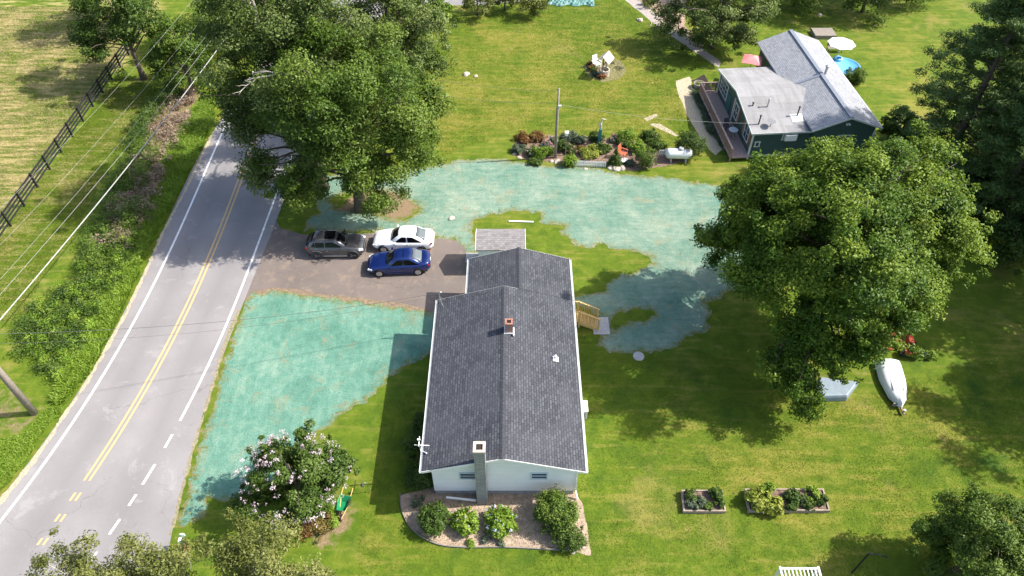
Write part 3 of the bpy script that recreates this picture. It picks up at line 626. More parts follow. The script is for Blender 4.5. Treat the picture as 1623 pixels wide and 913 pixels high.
# crape myrtle with blossom
p = G(468, 800)
mt = tree('flowering_tree', 'rounded shrub tree with white pink blossom beside the road lawn', (-11.4, 18.9, 0), 4.9, 2.6, 2.4, 2.2, 2.7, n=80, rc=.55, dens=300, leaf=.15, mat=L_MID, seed=101, r0=.10, lobes=[(2.0, .9, 3.3, 1.1, 14), (-2.0, -.6, 2.0, 1.2, 14)], cut=-.9, limb=24, inner=.2)
rng = rs(102); a = rng.rand(190)*6.28; zz = rng.uniform(-.35, .98, 190); q = np.sqrt(1-zz*zz)
cs = np.stack([2.75*q*np.cos(a), 2.5*q*np.sin(a), 2.6+2.15*zz], 1)*1.0+rng.normal(size=(190, 3))*.16
V, Q_, t = leaf_cloud(rng, cs, rng.uniform(.07, .19, 190), 14, .065, 1.1, .7, .9, .9)
np_obj('blossom', V, Q_, F_WHITE, mt, face_attrs=dict(tone=t))

# pale bare twigs on the leaning tree
def dead_branch(mb, rng, s_, d, L, r_, depth=0):
    s_ = Vector(s_); d = Vector(d).normalized(); pts = [s_]; dd = d
    for k in range(4):
        dd = (dd+Vector(rng.normal(size=3)*.16)).normalized(); pts.append(pts[-1]+dd*L/4)
    mb.tube(pts, [r_, r_*.8, r_*.6, r_*.4, r_*.15], 5)
    if depth < 2:
        for k in range(3):
            p = pts[1+k]; nd = (dd+Vector(rng.normal(size=3)*.6)).normalized(); dead_branch(mb, rng, p, nd, L*.55, r_*.5, depth+1)
for nm, s_, d, L, m_par in (('a', G(462, 118, 13.0), (-1, .15, .15), 3.0, 0), ('b', G(405, 15, 15), (-1, .2, .3), 2.2, 0)):
    mb = MB(); rng = rs(ord(nm)); 
    par = [o for o in bpy.data.objects if o.get('label', '').startswith('tallest dark tree')][0]
    dead_branch(mb, rng, Vector(s_)-par.location, d, L, .09); mb.build('dead_branch', PALEB, par)
par = [o for o in bpy.data.objects if o.get('label', '').startswith('dark pine nearest')][0]
mb = MB(); q0 = Vector(G(1535, 165, 5.5))-par.location; q1 = Vector(G(1528, 195, 4.0))-par.location; q2 = Vector(G(1552, 222, 3.2))-par.location
mb.tube([q0, q1, q2], [.10, .22, .26], 8); mb.build('broken_limb', PALEB, par)

# ------------------------------------------------------------------ scrub, verge grass, field grass (nobody could count these)
def blades(name, label, polys, n, hgt, wid, m, seed, lean=.9, holes=()):
    rng = rs(seed); W = [GL(p) for p in polys]; al = np.array([q for p in W for q in p]); x0, y0 = al.min(0); x1, y1 = al.max(0)
    pts = np.zeros((0, 2))
    while len(pts) < n:
        c = np.stack([rng.uniform(x0, x1, n), rng.uniform(y0, y1, n)], 1); D = np.full(n, 1e9)
        for p in W: D = np.minimum(D, sdf(c[:, 0], c[:, 1], p))
        D = D+1.0*fbm(c[:, 0]*.8, c[:, 1]*.8); pts = np.concatenate([pts, c[D < 0]])
    pts = pts[:n]; dn = .5+1.1*(fbm(pts[:, 0]*.7+40, pts[:, 1]*.7)+.45)
    a = rng.rand(n)*6.28; h_ = hgt*rng.uniform(.5, 1.2, n)*dn; l_ = h_*lean*rng.uniform(.3, 1.6, n)
    b = rng.rand(n)*6.28; base = np.stack([pts[:, 0], pts[:, 1], np.zeros(n)], 1)
    sd = np.stack([np.cos(a), np.sin(a), a*0], 1)*(wid*.5); tip = base+np.stack([np.cos(b)*l_, np.sin(b)*l_, h_], 1)
    mid = base*.45+tip*.55+np.stack([a*0, a*0, h_*.12], 1)
    V = np.stack([base-sd, base+sd, mid+sd*.8, tip, mid-sd*.8], 1)
    V = np.stack([base-sd, base+sd, mid+sd, mid-sd, mid-sd*.9, mid+sd*.9, tip+sd*.15, tip-sd*.15], 1).reshape(-1, 3)
    t = np.clip(rng.rand(n)*.7+dn*.25, 0, 1)
    o = np_obj(name, V, np.arange(n*8).reshape(-1, 4), m, face_attrs=dict(tone=np.repeat(t, 2)))
    return tag(o, label, kind='stuff', cat='grass')
VERGE = [(262, 250), (325, 150), (345, 165), (330, 212), (290, 297), (252, 366), (227, 424), (193, 495), (137, 596), (100, 640), (80, 640), (110, 560), (170, 470), (215, 400), (240, 330)]
blades('verge_grass', 'bright green tall grass along the left road edge', [VERGE], 60000, .34, .06, L_BRIGHT, 201, .8)
blades('verge_grass', 'short sparse grass verge beside the lower left road', [[(137, 600), (100, 650), (66, 702), (40, 738), (-2, 790), (-60, 830), (-60, 700), (30, 690), (80, 640)]], 16000, .12, .035, L_BRIGHT, 202)
def scrub(name, label, poly, n, rc, h, m, seed, dens, leaf=.14, cat='undergrowth', stf='stuff'):
    rng = rs(seed); W = GL(poly); al = np.array(W); x0, y0 = al.min(0); x1, y1 = al.max(0); out = []
    while len(out) < n:
        x, y = rng.uniform(x0, x1), rng.uniform(y0, y1)
        if sdf(np.array([x]), np.array([y]), W)[0] < rng.uniform(-.8, .1): out.append((x, y, h*rng.uniform(.05, 1)*(.4+1.2*(.5+float(fbm(np.array([x*.4]), np.array([y*.4]))[0])))))
    c = np.array(out); r_ = rc*rng.uniform(.5, 1.3, n)
    V, Q_, t = leaf_cloud(rng, c, r_, dens, leaf, .8, .7, .8, .45)
    V4 = V.reshape(-1, 4, 3); k = V4[:, :, 2].min(1) > .02; V = V4[k].reshape(-1, 3)
    o = np_obj(name, V, np.arange(len(V)).reshape(-1, 4), m, face_attrs=dict(tone=t[k])); return tag(o, label, cat, kind=stf)
scrub('undergrowth', 'green tangled weeds on the lower roadside bank', [(30, 520), (60, 480), (130, 440), (190, 385), (225, 380), (215, 430), (170, 480), (130, 560), (95, 600), (55, 600), (30, 560)], 240, .5, .55, L_MID, 211, 80)
scrub('undergrowth', 'light yellow green leafy weeds over the lower bank', [(30, 520), (60, 480), (130, 440), (190, 385), (235, 370), (225, 440), (180, 490), (140, 570), (105, 620), (55, 610), (30, 560)], 120, .38, .95, L_BRIGHT, 217, 60, .12)
scrub('undergrowth', 'dark bushy weeds beside the brown brush', [(130, 380), (170, 300), (215, 230), (240, 200), (255, 250), (230, 320), (250, 350), (215, 400), (160, 430), (120, 430)], 240, .6, 1.0, L_OAK, 212, 95)
scrub('undergrowth', 'brown dead brush on the roadside bank', [(150, 400), (185, 320), (215, 250), (245, 185), (280, 150), (315, 150), (300, 200), (270, 270), (245, 345), (205, 400)], 300, .45, .75, L_BROWN, 213, 80, .13)
scrub('undergrowth', 'green creeper growing under the cables near the fence lawn', [(195, 235), (225, 180), (262, 135), (285, 120), (300, 150), (262, 180), (235, 225), (210, 250)], 130, .5, .9, L_MID, 214, 85)
scrub('undergrowth', 'dense dark undergrowth beneath the pines at right', [(1480, 330), (1500, 250), (1560, 230), (1700, 240), (1700, 400), (1560, 375)], 300, .8, 1.3, L_DARK, 215, 80, .2)
scrub('undergrowth', 'rough green weeds under the roadside trees', [(330, 150), (360, 60), (330, 20), (260, 60), (280, 120), (310, 150)], 150, .6, 1.2, L_OAK, 216, 70, .18)
# bare sticks in the brush
mb = MB(); rng = rs(5)
for k in range(90):
    p = G(rng.uniform(170, 275), 0); t = rng.rand(); c = G(195+80*t+rng.normal()*10, 370-190*t+rng.normal()*12)
    d = Vector((rng.normal()*.5, rng.normal()*.5, rng.uniform(.3, .9))); mb.tube([c, c+d*.6, c+d*1.2+Vector((rng.normal()*.2, 0, 0))], [.018, .012, .006], 4)
tag(mb.build('dead_sticks', M('dry_stick', (.30, .24, .19), .3, 6, .9, 0)), 'dry pale sticks poking out of the roadside brush', 'sticks', kind='stuff')
# mown lawn: short tufts
def lawn_tufts(name, label, polys, n, seed, m, hgt=.05):
    blades(name, label, polys, int(n*1.7), hgt*.62, .028, m, seed, 1.3)
L_LAWN = leaf_mat('lawn_blade', [(.085, .14, .011), (.125, .17, .016), (.18, .195, .030)], .35, .8)
L_DRYG = leaf_mat('dry_blade', [(.13, .15, .035), (.30, .25, .11), (.42, .35, .19)], .2, .8)
lawn_tufts('lawn_grass', 'mown lawn blades around the raised beds and below the big tree', [[(560, 905), (600, 640), (910, 560), (1130, 560), (1300, 640), (1640, 560), (1640, 930), (560, 930)]], 70000, 221, L_LAWN)
lawn_tufts('lawn_grass', 'mown lawn blades beyond the sprayed seed', [[(700, 245), (820, 210), (1040, 228), (1110, 240), (1070, 130), (1120, 100), (980, 0), (680, 20)]], 50000, 222, L_LAWN, .09)
lawn_tufts('field_grass', 'dry tufty hay field beyond the black fence', [[(-20, 370), (95, 225), (190, 95), (180, 10), (-120, 10), (-120, 370)]], 50000, 223, L_DRYG, .16)
lawn_tufts('lawn_grass', 'mown grass strip between fence and scrub', [[(-20, 520), (-20, 400), (90, 250), (190, 115), (250, 140), (190, 240), (120, 370), (30, 500)]], 26000, 224, L_LAWN, .1)

# ------------------------------------------------------------------ white ranch house
H1 = thing('ranch_house', 'white single storey house with dark grey shingle roof in the middle', 'house', (-.5, 25, 0))
def off(mb, o=(.5, -25, 0)): mb.v = [(x+o[0], y+o[1], z+o[2]) for x, y, z in mb.v]; return mb
SL = .307; ER = 3.85; Z0 = 3.02
def zr(x, rx, rz): return rz-SL*abs(x-rx)
r1, rz1 = -.5, 4.34; r2, rz2 = .45, Z0+SL*(ER-.45)
# walls
mb = MB()
def gable_block(mb, x0, x1, y0, y1, rx, rz, base, gap=.06):
    poly = [(x0, base), (x1, base), (x1, zr(x1, rx, rz)-gap), (rx, rz-gap), (x0, zr(x0, rx, rz)-gap)]
    n = 5; mb.add([(x, y0, z) for x, z in poly]+[(x, y1, z) for x, z in poly], [(0, 1, 2, 3, 4), (9, 8, 7, 6, 5)]+[(i, i+5, (i+1) % 5+5, (i+1) % 5) for i in range(5)])
gable_block(mb, -4.25, 3.42, 19.35, 31.0, r1, rz1, .45, .16); off(mb).build('wall', WSID, H1)
mb = MB(); gable_block(mb, -2.45, 3.42, 31.003, 34.7, r2, rz2, .45, .16); off(mb).build('wall', WSID, H1)
mb = MB(); mb.box((-.415, 25.175, .225), (7.61, 11.59, .45)); mb.box((.485, 32.84, .225), (5.81, 3.66, .45)); off(mb).build('foundation', M('foundation', (.33, .34, .35), .15, 4, .9, .3), H1)
# roof slabs
T = .13
mb = MB()
mb.slab([(-4.72, 19.07, zr(-4.72, r1, rz1)), (r1, 19.07, rz1), (r1, 31.2, rz1), (-4.72, 31.2, zr(-4.72, r1, rz1))], T)
mb.slab([(r1, 19.07, rz1), (ER, 19.07, zr(ER, r1, rz1)), (ER, 31.2, zr(ER, r1, rz1)), (r1, 31.2, rz1)], T)
off(mb).build('roof', SHR, H1)
mb = MB()
mb.slab([(-2.87, 31.2, zr(-2.87, r2, rz2)), (r2, 31.2, rz2), (r2, 34.95, rz2), (-2.87, 34.95, zr(-2.87, r2, rz2))], T)
mb.slab([(r2, 31.2, rz2), (ER, 31.2, zr(ER, r2, rz2)), (ER, 34.95, zr(ER, r2, rz2)), (r2, 34.95, rz2)], T)
off(mb).build('roof', SHR, H1)
CAP = M('ridge_shingle', (.045, .046, .055), .3, 8, .85, .4)
for (x, z, y0, y1) in ((r1, rz1, 19.05, 31.22), (r2, rz2, 31.22, 34.97)):
    mb = MB()
    for k in range(int((y1-y0)/.25)):
        y = y0+.25*k; mb.slab([(x-.15, y, z-.03), (x, y, z+.022), (x, y+.25, z+.012), (x-.15, y+.25, z-.035)], .02); mb.slab([(x, y, z+.022), (x+.15, y, z-.03), (x+.15, y+.25, z-.035), (x, y+.25, z+.012)], .02)
    off(mb).build('ridge_cap', CAP, H1)
# white rakes and gutters
def gutter(x, y0, y1, z, s):
    mb = MB(); mb.box((x+s*.065, (y0+y1)/2, z-.16), (.11, y1-y0, .02)); mb.box((x+s*.115, (y0+y1)/2, z-.10), (.015, y1-y0, .12)); mb.box((x+s*.014, (y0+y1)/2, z-.09), (.015, y1-y0, .13))
    off(mb).build('gutter', WHITE, H1)
gutter(-4.72, 19.05, 31.22, zr(-4.72, r1, rz1), -1); gutter(-2.87, 31.24, 34.97, zr(-2.87, r2, rz2), -1)
gutter(ER, 19.05, 34.97, zr(ER, r2, rz2), 1)
for (x0, x1, y, rx, rz) in ((-4.72, ER, 19.055, r1, rz1), (-4.72, ER, 31.21, r1, rz1), (-2.87, ER, 34.965, r2, rz2)):
    for (a, b) in ((x0, rx), (rx, x1)):
        mb = MB(); mb.bar((a, y, zr(a, rx, rz)-.10), (b, y, zr(b, rx, rz)-.10), .025, .16); off(mb).build('rake_board', WHITE, H1)
mb = MB(); mb.box((3.47, 19.30, 1.75), (.08, .08, 2.3)); mb.bar((3.47, 19.3, .6), (3.6, 19.05, .1), .08, .07); off(mb).build('downspout', WHITE, H1)
for (u, v) in ((740.5, 754), (855, 754)):
    xw = (u-811.5)/F*38.2; zw = 2.62 if True else 0
    fr = MB()
    for (dx, dz, sx, sz) in ((0, .30, .92, .07), (0, -.30, .92, .07), (-.425, 0, .07, .53), (.425, 0, .07, .53), (0, 0, .78, .035)): fr.box((xw+dx, 19.325, 2.12+dz), (sx, .07, sz))
    f = off(fr).build('window', M('window_frame_grey', (.50, .60, .63), .05, 3, .5, 0), H1)
    p = MB(); p.box((xw, 19.345, 2.12), (.80, .02, .55)); off(p).build('pane', GLASS, f)
# side windows and front door on the driveway side
for y in (21.5, 25.0, 28.6):
    fr = MB()
    for (dy, dz, sy, sz) in ((0, .5, 1.3, .08), (0, -.5, 1.3, .08), (-.61, 0, .08, .92), (.61, 0, .08, .92)): fr.box((-4.27, y+dy, 1.75+dz), (.08, sy, sz))
    f = off(fr).build('window', WHITE, H1); p = MB(); p.box((-4.26, y, 1.75), (.04, 1.14, .92)); off(p).build('pane', GLASS, f)
mb = MB(); mb.box((-2.47, 32.3, 1.45), (.06, .95, 2.0)); off(mb).build('door', M('door_paint', (.35, .36, .37), .05, 2, .5, 0), H1)
mb = MB(); mb.box((-2.95, 32.3, .2), (.9, 1.4, .4)); off(mb).build('door_step', CONC, H1)
# grey block chimney on the gable
ch = MB(); ch.box((-1.62, 19.02, 2.72), (.56, .56, 5.44)); c1 = off(ch).build('chimney', GBRICK, H1)
ch = MB(); 
for (dx, dy, sx, sy) in ((-.24, 0, .14, .62), (.24, 0, .14, .62), (0, -.24, .34, .14), (0, .24, .34, .14)): ch.box((-1.62+dx, 19.02+dy, 5.49), (sx, sy, .10))
off(ch).build('chimney_cap', M('cap_concrete', (.55, .45, .36), .1, 5, .9, .2), c1)
ch = MB(); ch.box((-1.62, 19.02, 5.46), (.34, .34, .03)); off(ch).build('flue', M('soot', (.03, .025, .022), .2, 5, .9, 0), c1)
# red brick chimney on the ridge
ch = MB()
for (dx, dy, sx, sy) in ((-.175, 0, .11, .46), (.175, 0, .11, .46), (0, -.175, .24, .11), (0, .175, .24, .11)): ch.box((-.18+dx, 27.6+dy, 4.60), (sx, sy, 1.0))
c2 = off(ch).build('chimney', BRICK, H1)
ch = MB(); ch.box((-.18, 27.6, 4.65), (.235, .235, .8)); off(ch).build('flue', M('soot_in', (.02, .015, .012), .2, 5, .9, 0), c2)
ch = MB(); ch.box((-.44, 27.55, 4.33), (.05, .56, .10)); ch.box((.10, 27.5, 4.23), (.08, .62, .18)); ch.box((-.18, 27.32, 4.33), (.46, .05, .09)); off(ch).build('flashing', M('flashing', (.75, .76, .78), .05, 5, .4, 0, metal=.3), c2)
# roof vent, service mast, antenna
mb = MB(); mb.lathe([(.14, 0), (.12, .08), (.07, .12), (.065, .3), (0.0, .3)], (2.55, 26.2, zr(2.55, r1, rz1)-.02), 14); mb.box((2.55, 26.15, zr(2.55, r1, rz1)+.02), (.34, .34, .02), ry=math.atan(SL)); off(mb).build('roof_vent', WHITE, H1)
mb = MB(); mb.tube([(-4.55, 30.9, 2.6), (-4.55, 30.9, 4.0), (-4.48, 30.9, 4.1), (-4.40, 30.9, 4.02)], .035, 8); mb.tube([(-4.2, 31.0, 3.1), (-4.55, 30.9, 3.7)], .015, 5); mb.tube([(-4.3, 30.5, 3.1), (-4.55, 30.9, 3.7)], .015, 5)
mb.box((-4.55, 30.9, 3.85), (.09, .09, .12)); off(mb).build('service_mast', METAL, H1)
mb = MB(); mb.tube([(-4.86, 20.3, 2.3), (-4.86, 20.3, 4.1)], .025, 6); mb.bar((-5.15, 20.3, 3.6), (-4.35, 20.3, 3.55), .03, .03); mb.bar((-4.86, 20.0, 3.95), (-4.86, 20.6, 3.95), .03, .03); mb.box((-4.86, 20.3, 4.13), (.15, .08, .09)); mb.tube([(-4.8, 20.3, 3.0), (-4.5, 20.05, 3.2)], .03, 6)
off(mb).build('antenna', WHITE, H1)
mb = MB(); mb.bar((-3.6, 19.0, .35), (-1.95, 18.85, .28), .10, .08); off(mb).build('drain_pipe', WHITE, H1)

# wooden stair off the back door
ST = thing('wooden_stair', 'new yellow wooden stair with balustrades at the house back door', 'stairs', (3.5, 31.7, 0))
sx0, sx1, y0, y1 = 3.9, 5.75, 31.25, 32.15
def loc(mb): return off(mb, (-3.5, -31.7, 0))
mb = MB(); mb.box((3.95, 31.7, .84), (.95, .9, .05)); loc(mb).build('landing', WOOD, ST)
for k in range(5):
    mb = MB(); mb.box((4.53+.25*k, 31.7, .72-.165*k), (.27, .86, .035)); loc(mb).build('tread', WOOD, ST)
for y in (y0+.03, y1-.03):
    mb = MB(); mb.bar((4.35, y, .68), (5.72, y, -.0), .045, .22); loc(mb).build('stringer', WOOD, ST)
for y in (y0, y1):
    for x, zb in ((3.62, .8), (4.42, .3), (sx1, 0)):
        mb = MB(); mb.box((x, y, (zb+(1.78 if x < 4.6 else 1.02))/2), (.09, .09, (1.78 if x < 4.6 else 1.02)-zb)); loc(mb).build('post', WOOD, ST)
    mb = MB(); mb.bar((3.6, y, 1.82), (4.45, y, 1.82), .10, .04); mb.bar((4.4, y, 1.80), (sx1+.08, y, 1.03), .10, .04); mb.bar((3.6, y, .98), (4.45, y, .98), .05, .06); mb.bar((4.42, y, .95), (sx1, y, .22), .05, .06)
    loc(mb).build('handrail', WOOD, ST)
    mb = MB()
    for k in range(17):
        x = 3.72+k*.122; t = max(0, (x-4.42)/(sx1-4.42)); mb.box((x, y, 1.39-.76*t), (.035, .035, .84))
    loc(mb).build('balusters', WOOD, ST)
mb = MB(); mb.box((5.95, 31.6, .03), (1.1, 1.5, .06)); loc(mb).build('stone_pad', CONC, ST, bevel=.02)

mb = MB(); mb.box((4.0, 23.75, .42), (.9, .75, .84)); o = mb.build('utility_box', M('utility_grey', (.45, .45, .44), .05, 4, .6, .1), None, bevel=.03)
o['label'] = 'grey metal utility box with pale lid against the right house wall'; o['category'] = 'utility box'
t_ = thing('utility_box', 'grey box with pale lid standing against the right side of the white house', 'utility box', (4.05, 24.6, 0)); bpy.data.objects.remove(o)
mb = MB(); mb.box((0, 0, .42), (.85, .72, .84)); mb.build('housing', M('utility_grey', (.42, .42, .41), .05, 4, .6, .1), t_, bevel=.03)
mb = MB(); mb.box((0, 0, .865), (.92, .80, .045)); mb.build('lid', WHITE, t_, bevel=.015)
mb = MB()
for k in range(6): mb.box((0, -.365, .2+.09*k), (.6, .012, .03))
mb.build('louvres', DGREY, t_)
p = G(1012, 565); mb = MB(); mb.lathe([(.0, .0), (.36, .0), (.36, .05), (.33, .075), (0, .08)], p, 28); mb.tube([p+Vector((-.06, 0, .08)), p+Vector((-.05, 0, .12)), p+Vector((.05, 0, .12)), p+Vector((.06, 0, .08))], .012, 5)
tag(mb.build('septic_lid', CONC), 'round grey concrete lid in the lawn below the sprayed seed', 'lid')

# small shingled shed at the end of the house
SH = thing('small_shed', 'tiny shed with light grey shingle roof behind the white house', 'shed', (-.8, 37.65, 0))
def gx_roof(par, hx, hy, ze, zr_, m, name='roof', t=.08):
    mb = MB(); mb.slab([(-hx, -hy, ze), (hx, -hy, ze), (hx, 0, zr_), (-hx, 0, zr_)], t); mb.slab([(-hx, 0, zr_), (hx, 0, zr_), (hx, hy, ze), (-hx, hy, ze)], t); return mb.build(name, m, par)
gx_roof(SH, 1.72, 1.1, 2.3, 2.78, SHR_L)
mb = MB(); pl = [(-.9, 0), (.9, 0), (.9, 2.28), (0, 2.66), (-.9, 2.28)]
mb.add([(-1.55, y, z) for y, z in pl]+[(1.55, y, z) for y, z in pl], [(0, 1, 2, 3, 4), (9, 8, 7, 6, 5)]+[(i, i+5, (i+1) % 5+5, (i+1) % 5) for i in range(5)]); mb.build('wall', WSID, SH)
for s in (-1, 1): mb = MB(); mb.bar((s*1.735, -1.1, 2.25), (s*1.735, 0, 2.73), .03, .12); mb.bar((s*1.735, 0, 2.73), (s*1.735, 1.1, 2.25), .03, .12); mb.build('trim_board', WHITE, SH)
mb = MB(); mb.box((-1.57, 0, 1.0), (.04, .8, 1.9)); d = mb.build('door', M('shed_door', (.5, .5, .5), .05, 3, .6), SH); mb = MB(); mb.box((-1.6, .28, 1.0), (.04, .04, .12)); mb.build('handle', DGREY, d)
p = G(750, 409); mb = MB(); mb.box((p.x, p.y, .035), (1.1, 1.0, .07)); tag(mb.build('paving_slab', CONC, bevel=.02), 'pale concrete slab between driveway and tiny shed', 'paving slab')
p = G(826, 352); mb = MB(); mb.box((p.x, p.y, .06), (1.9, .12, .05), rz=-.05); tag(mb.build('white_board', WHITE), 'thin white board lying on the grass beyond the tiny shed', 'board')

# ------------------------------------------------------------------ green house
H2A = math.atan(.074)
H2 = thing('green_house', 'dark green house with grey roofs, two wings and a side deck', 'house', (27.3, 50.3, 0), H2A)
mb = MB(); YM = 14.4
mb.slab([(-2.95, -.3, 3.36), (0, -.3, 4.6), (0, YM, 4.6), (-2.95, YM, 3.36)], .12); mb.slab([(0, -.3, 4.6), (2.95, -.3, 3.36), (2.95, YM, 3.36), (0, YM, 4.6)], .12); mb.build('roof', SHR_G, H2)
mb = MB(); mb.box((0, YM/2-.15, 4.61), (.34, YM+.3, .05)); mb.build('ridge_cap', M('ridge_metal', (.18, .20, .24), .15, 5, .6, 0), H2)
mb = MB(); pl = [(-2.55, 0), (2.55, 0), (2.55, 3.36), (0, 4.44), (-2.55, 3.36)]
mb.add([(x, 0, z) for x, z in pl]+[(x, YM-.3, z) for x, z in pl], [(0, 1, 2, 3, 4), (9, 8, 7, 6, 5)]+[(i, i+5, (i+1) % 5+5, (i+1) % 5) for i in range(5)]); mb.build('wall', GSID, H2)
mb = MB(); WX0, WX1, WY0, WY1, WYR = -7.7, -1.5, .15, 10.45, 5.3
mb.slab([(WX0, WY0, 2.98), (WX1-1.2, WY0, 2.98), (WX1, WYR, 3.92), (WX0, WYR, 3.92)], .12)
mb.slab([(WX0, WYR, 3.92), (WX1, WYR, 3.92), (WX1-1.2, WY1, 2.98), (WX0, WY1, 2.98)], .12); mb.build('roof', SHR_W, H2)
mb = MB(); pl = [(.45, 0), (10.15, 0), (10.15, 2.95), (5.3, 3.78), (.45, 2.95)]
mb.add([(-7.4, y, z) for y, z in pl]+[(-2.5, y, z) for y, z in pl], [(0, 1, 2, 3, 4), (9, 8, 7, 6, 5)]+[(i, i+5, (i+1) % 5+5, (i+1) % 5) for i in range(5)]); mb.build('wall', GSID, H2)
PT = M('pale_trim', (.62, .63, .60), .06, 4, .6, .1)
mb = MB()
for x0, x1, y in ((-7.72, -2.7, .13),): mb.box(((x0+x1)/2, y, 2.92), (x1-x0, .03, .16))
mb.bar((WX0-.015, .13, 2.9), (WX0-.015, WYR, 3.84), .03, .16); mb.bar((WX0-.015, WYR, 3.84), (WX0-.015, WY1, 2.9), .03, .16)
mb.bar((-2.95, -.32, 3.28), (0, -.32, 4.52), .03, .16); mb.bar((0, -.32, 4.52), (2.95, -.32, 3.28), .03, .16)
for x, y in ((-7.42, .43), (-7.42, 5.6), (-7.42, 10.15), (2.56, -.01)): mb.box((x, y, 1.46), (.13, .13, 2.9))
mb.box((-5.0, .42, .32), (4.9, .05, .14)); mb.box((2.99, YM/2, 3.28), (.05, YM, .12)); mb.build('trim_board', PT, H2)
def win(par, c, wd, ht, face, shut=None, mun=(2, 2)):
    """face 'x-' or 'y-'"""
    t = (lambda a, z: (c[0]-.03, c[1]+a, c[2]+z)) if face == 'x-' else (lambda a, z: (c[0]+a, c[1]-.03, c[2]+z))
    dm = (lambda a, z: (.06, a, z)) if face == 'x-' else (lambda a, z: (a, .06, z))
    fr = MB()
    for s in (-1, 1): fr.box(t(0, s*ht/2), dm(wd+.16, .09)); fr.box(t(s*wd/2, 0), dm(.09, ht-.09))
    for k in range(1, mun[0]): fr.box(t(-wd/2+wd*k/mun[0], 0), dm(.04, ht-.09))
    for k in range(1, mun[1]): fr.box(t(0, -ht/2+ht*k/mun[1]), dm(wd-.09, .04))
    f = fr.build('window', PT, par)
    p = MB(); q = t(0, 0); p.box((q[0]+(.015 if face == 'x-' else 0), q[1]+(.015 if face != 'x-' else 0), q[2]), dm(wd-.05, ht-.05)); p.build('pane', GLASS, f)
    if shut:
        for s in (-1, 1): sm = MB(); sm.box(t(s*(wd/2+.27), 0), dm(.32, ht+.1)); sm.build('shutter', shut, f)
SHUT = M('brown_shutter', (.28, .13, .07), .1, 5, .6, .1)
win(H2, (-7.4, 8.7, 1.9), 1.9, 1.5, 'x-', None, (3, 3)); win(H2, (-7.4, 4.9, 1.9), .95, 1.4, 'x-', SHUT, (2, 2)); win(H2, (-7.4, 1.8, 1.9), 1.1, 1.5, 'x-', SHUT, (2, 2))
win(H2, (-6.9, .45, 1.6), .35, .5, 'y-', None, (1, 1)); win(H2, (0.1, 0, 1.95), 1.0, 1.1, 'y-', None, (2, 2))
win(H2, (-4.3, .45, 2.35), 1.2, .75, 'y-', None, (1, 1))
mb = MB(); mb.box((-4.3, .28, 2.35), (.95, .4, .62)); mb.build('air_conditioner', WHITE, H2, bevel=.03)
mb = MB(); mb.box((-7.42, 7.0, 1.35), (.05, .9, 2.0)); mb.build('door', M('green_door', (.04, .12, .11), .1, 3, .5), H2)
for (x, y, z, h_) in ((-5.6, 3.2, 3.5, .8), (-6.8, 3.4, 3.5, .35), (-3.4, 2.0, 3.3, .9), (-6.9, 1.2, 3.15, .9)):
    mb = MB(); mb.tube([(x, y, z-.1), (x, y, z+h_)], .06, 8); mb.lathe([(.1, z+h_), (.1, z+h_+.08), (0, z+h_+.12)], (x, y, 0), 10); mb.build('vent_pipe', DGREY if x != -5.6 else METAL, H2)
mb = MB(); mb.box((-3.4, 1.75, 3.29), (1.2, .9, .015), rx=math.atan(.18)); mb.build('roof_patch', M('white_patch', (.62, .62, .62), .3, 4, .8), H2)
mb = MB(); mb.lathe([(.02, 0), (.22, .03), (.34, .10), (.36, .11)], (-6.0, .9, 3.55), 18); mb.tube([(-6.0, .9, 3.1), (-6.0, .9, 3.6)], .03, 6); mb.build('satellite_dish', M('dish_grey', (.20, .20, .21), .1, 4, .5), H2)
mb = MB(); mb.tube([(0.4, 6.6, 4.4), (.4, 6.6, 5.2)], .11, 10); mb.lathe([(.17, 5.2), (.17, 5.3), (.02, 5.42)], (.4, 6.6, 0), 10); mb.build('vent_pipe', METAL, H2)
mb = MB(); mb.box((-1.4, 6.3, 4.06), (2.6, .28, .03), ry=-math.atan(.42)); mb.build('roof_valley', M('valley', (.20, .22, .26), .1, 4, .6), H2)
mb = MB(); mb.box((0, -.06, 3.75), (.3, .12, .12)); mb.lathe([(.06, 0), (.09, .12)], (-.12, -.14, 3.65), 8); mb.lathe([(.06, 0), (.09, .12)], (.12, -.14, 3.65), 8); mb.build('flood_lamp', WHITE, H2)
# deck
mb = MB()
for k in range(11): mb.box((-9.0+.15*k, 5.3, .47), (.14, 10.4, .04))
mb.box((-8.25, 5.3, .38), (1.6, 10.3, .10)); mb.build('deck_boards', DECKW, H2)
for y in np.arange(.1, 10.6, 1.72): mb = MB(); mb.box((-9.03, y, .75), (.10, .10, 1.5)); mb.build('deck_post', REDW, H2)
mb = MB(); mb.box((-7.5, 10.42, .75), (.1, .1, 1.5)); mb.build('deck_post', REDW, H2)
mb = MB(); mb.box((-9.03, 5.3, 1.46), (.14, 10.5, .05)); mb.box((-9.03, 5.3, .60), (.05, 10.3, .06)); mb.box((-8.25, 10.42, 1.46), (1.6, .14, .05)); mb.box((-8.25, 10.42, .6), (1.5, .05, .06)); mb.build('deck_rail', DECKW, H2)
mb = MB()
for y in np.arange(.2, 10.4, .13): mb.box((-9.03, y, 1.03), (.04, .06, .82))
for x in np.arange(-8.9, -7.5, .13): mb.box((x, 10.42, 1.03), (.06, .04, .82))
mb.build('deck_balusters', REDW, H2)
h2p = lambda x, y, z=0: (Matrix.Translation((27.3, 50.3, 0)) @ Matrix.Rotation(H2A, 4, 'Z')) @ Vector((x, y, z))
H2.scale = (1, 1, .91)
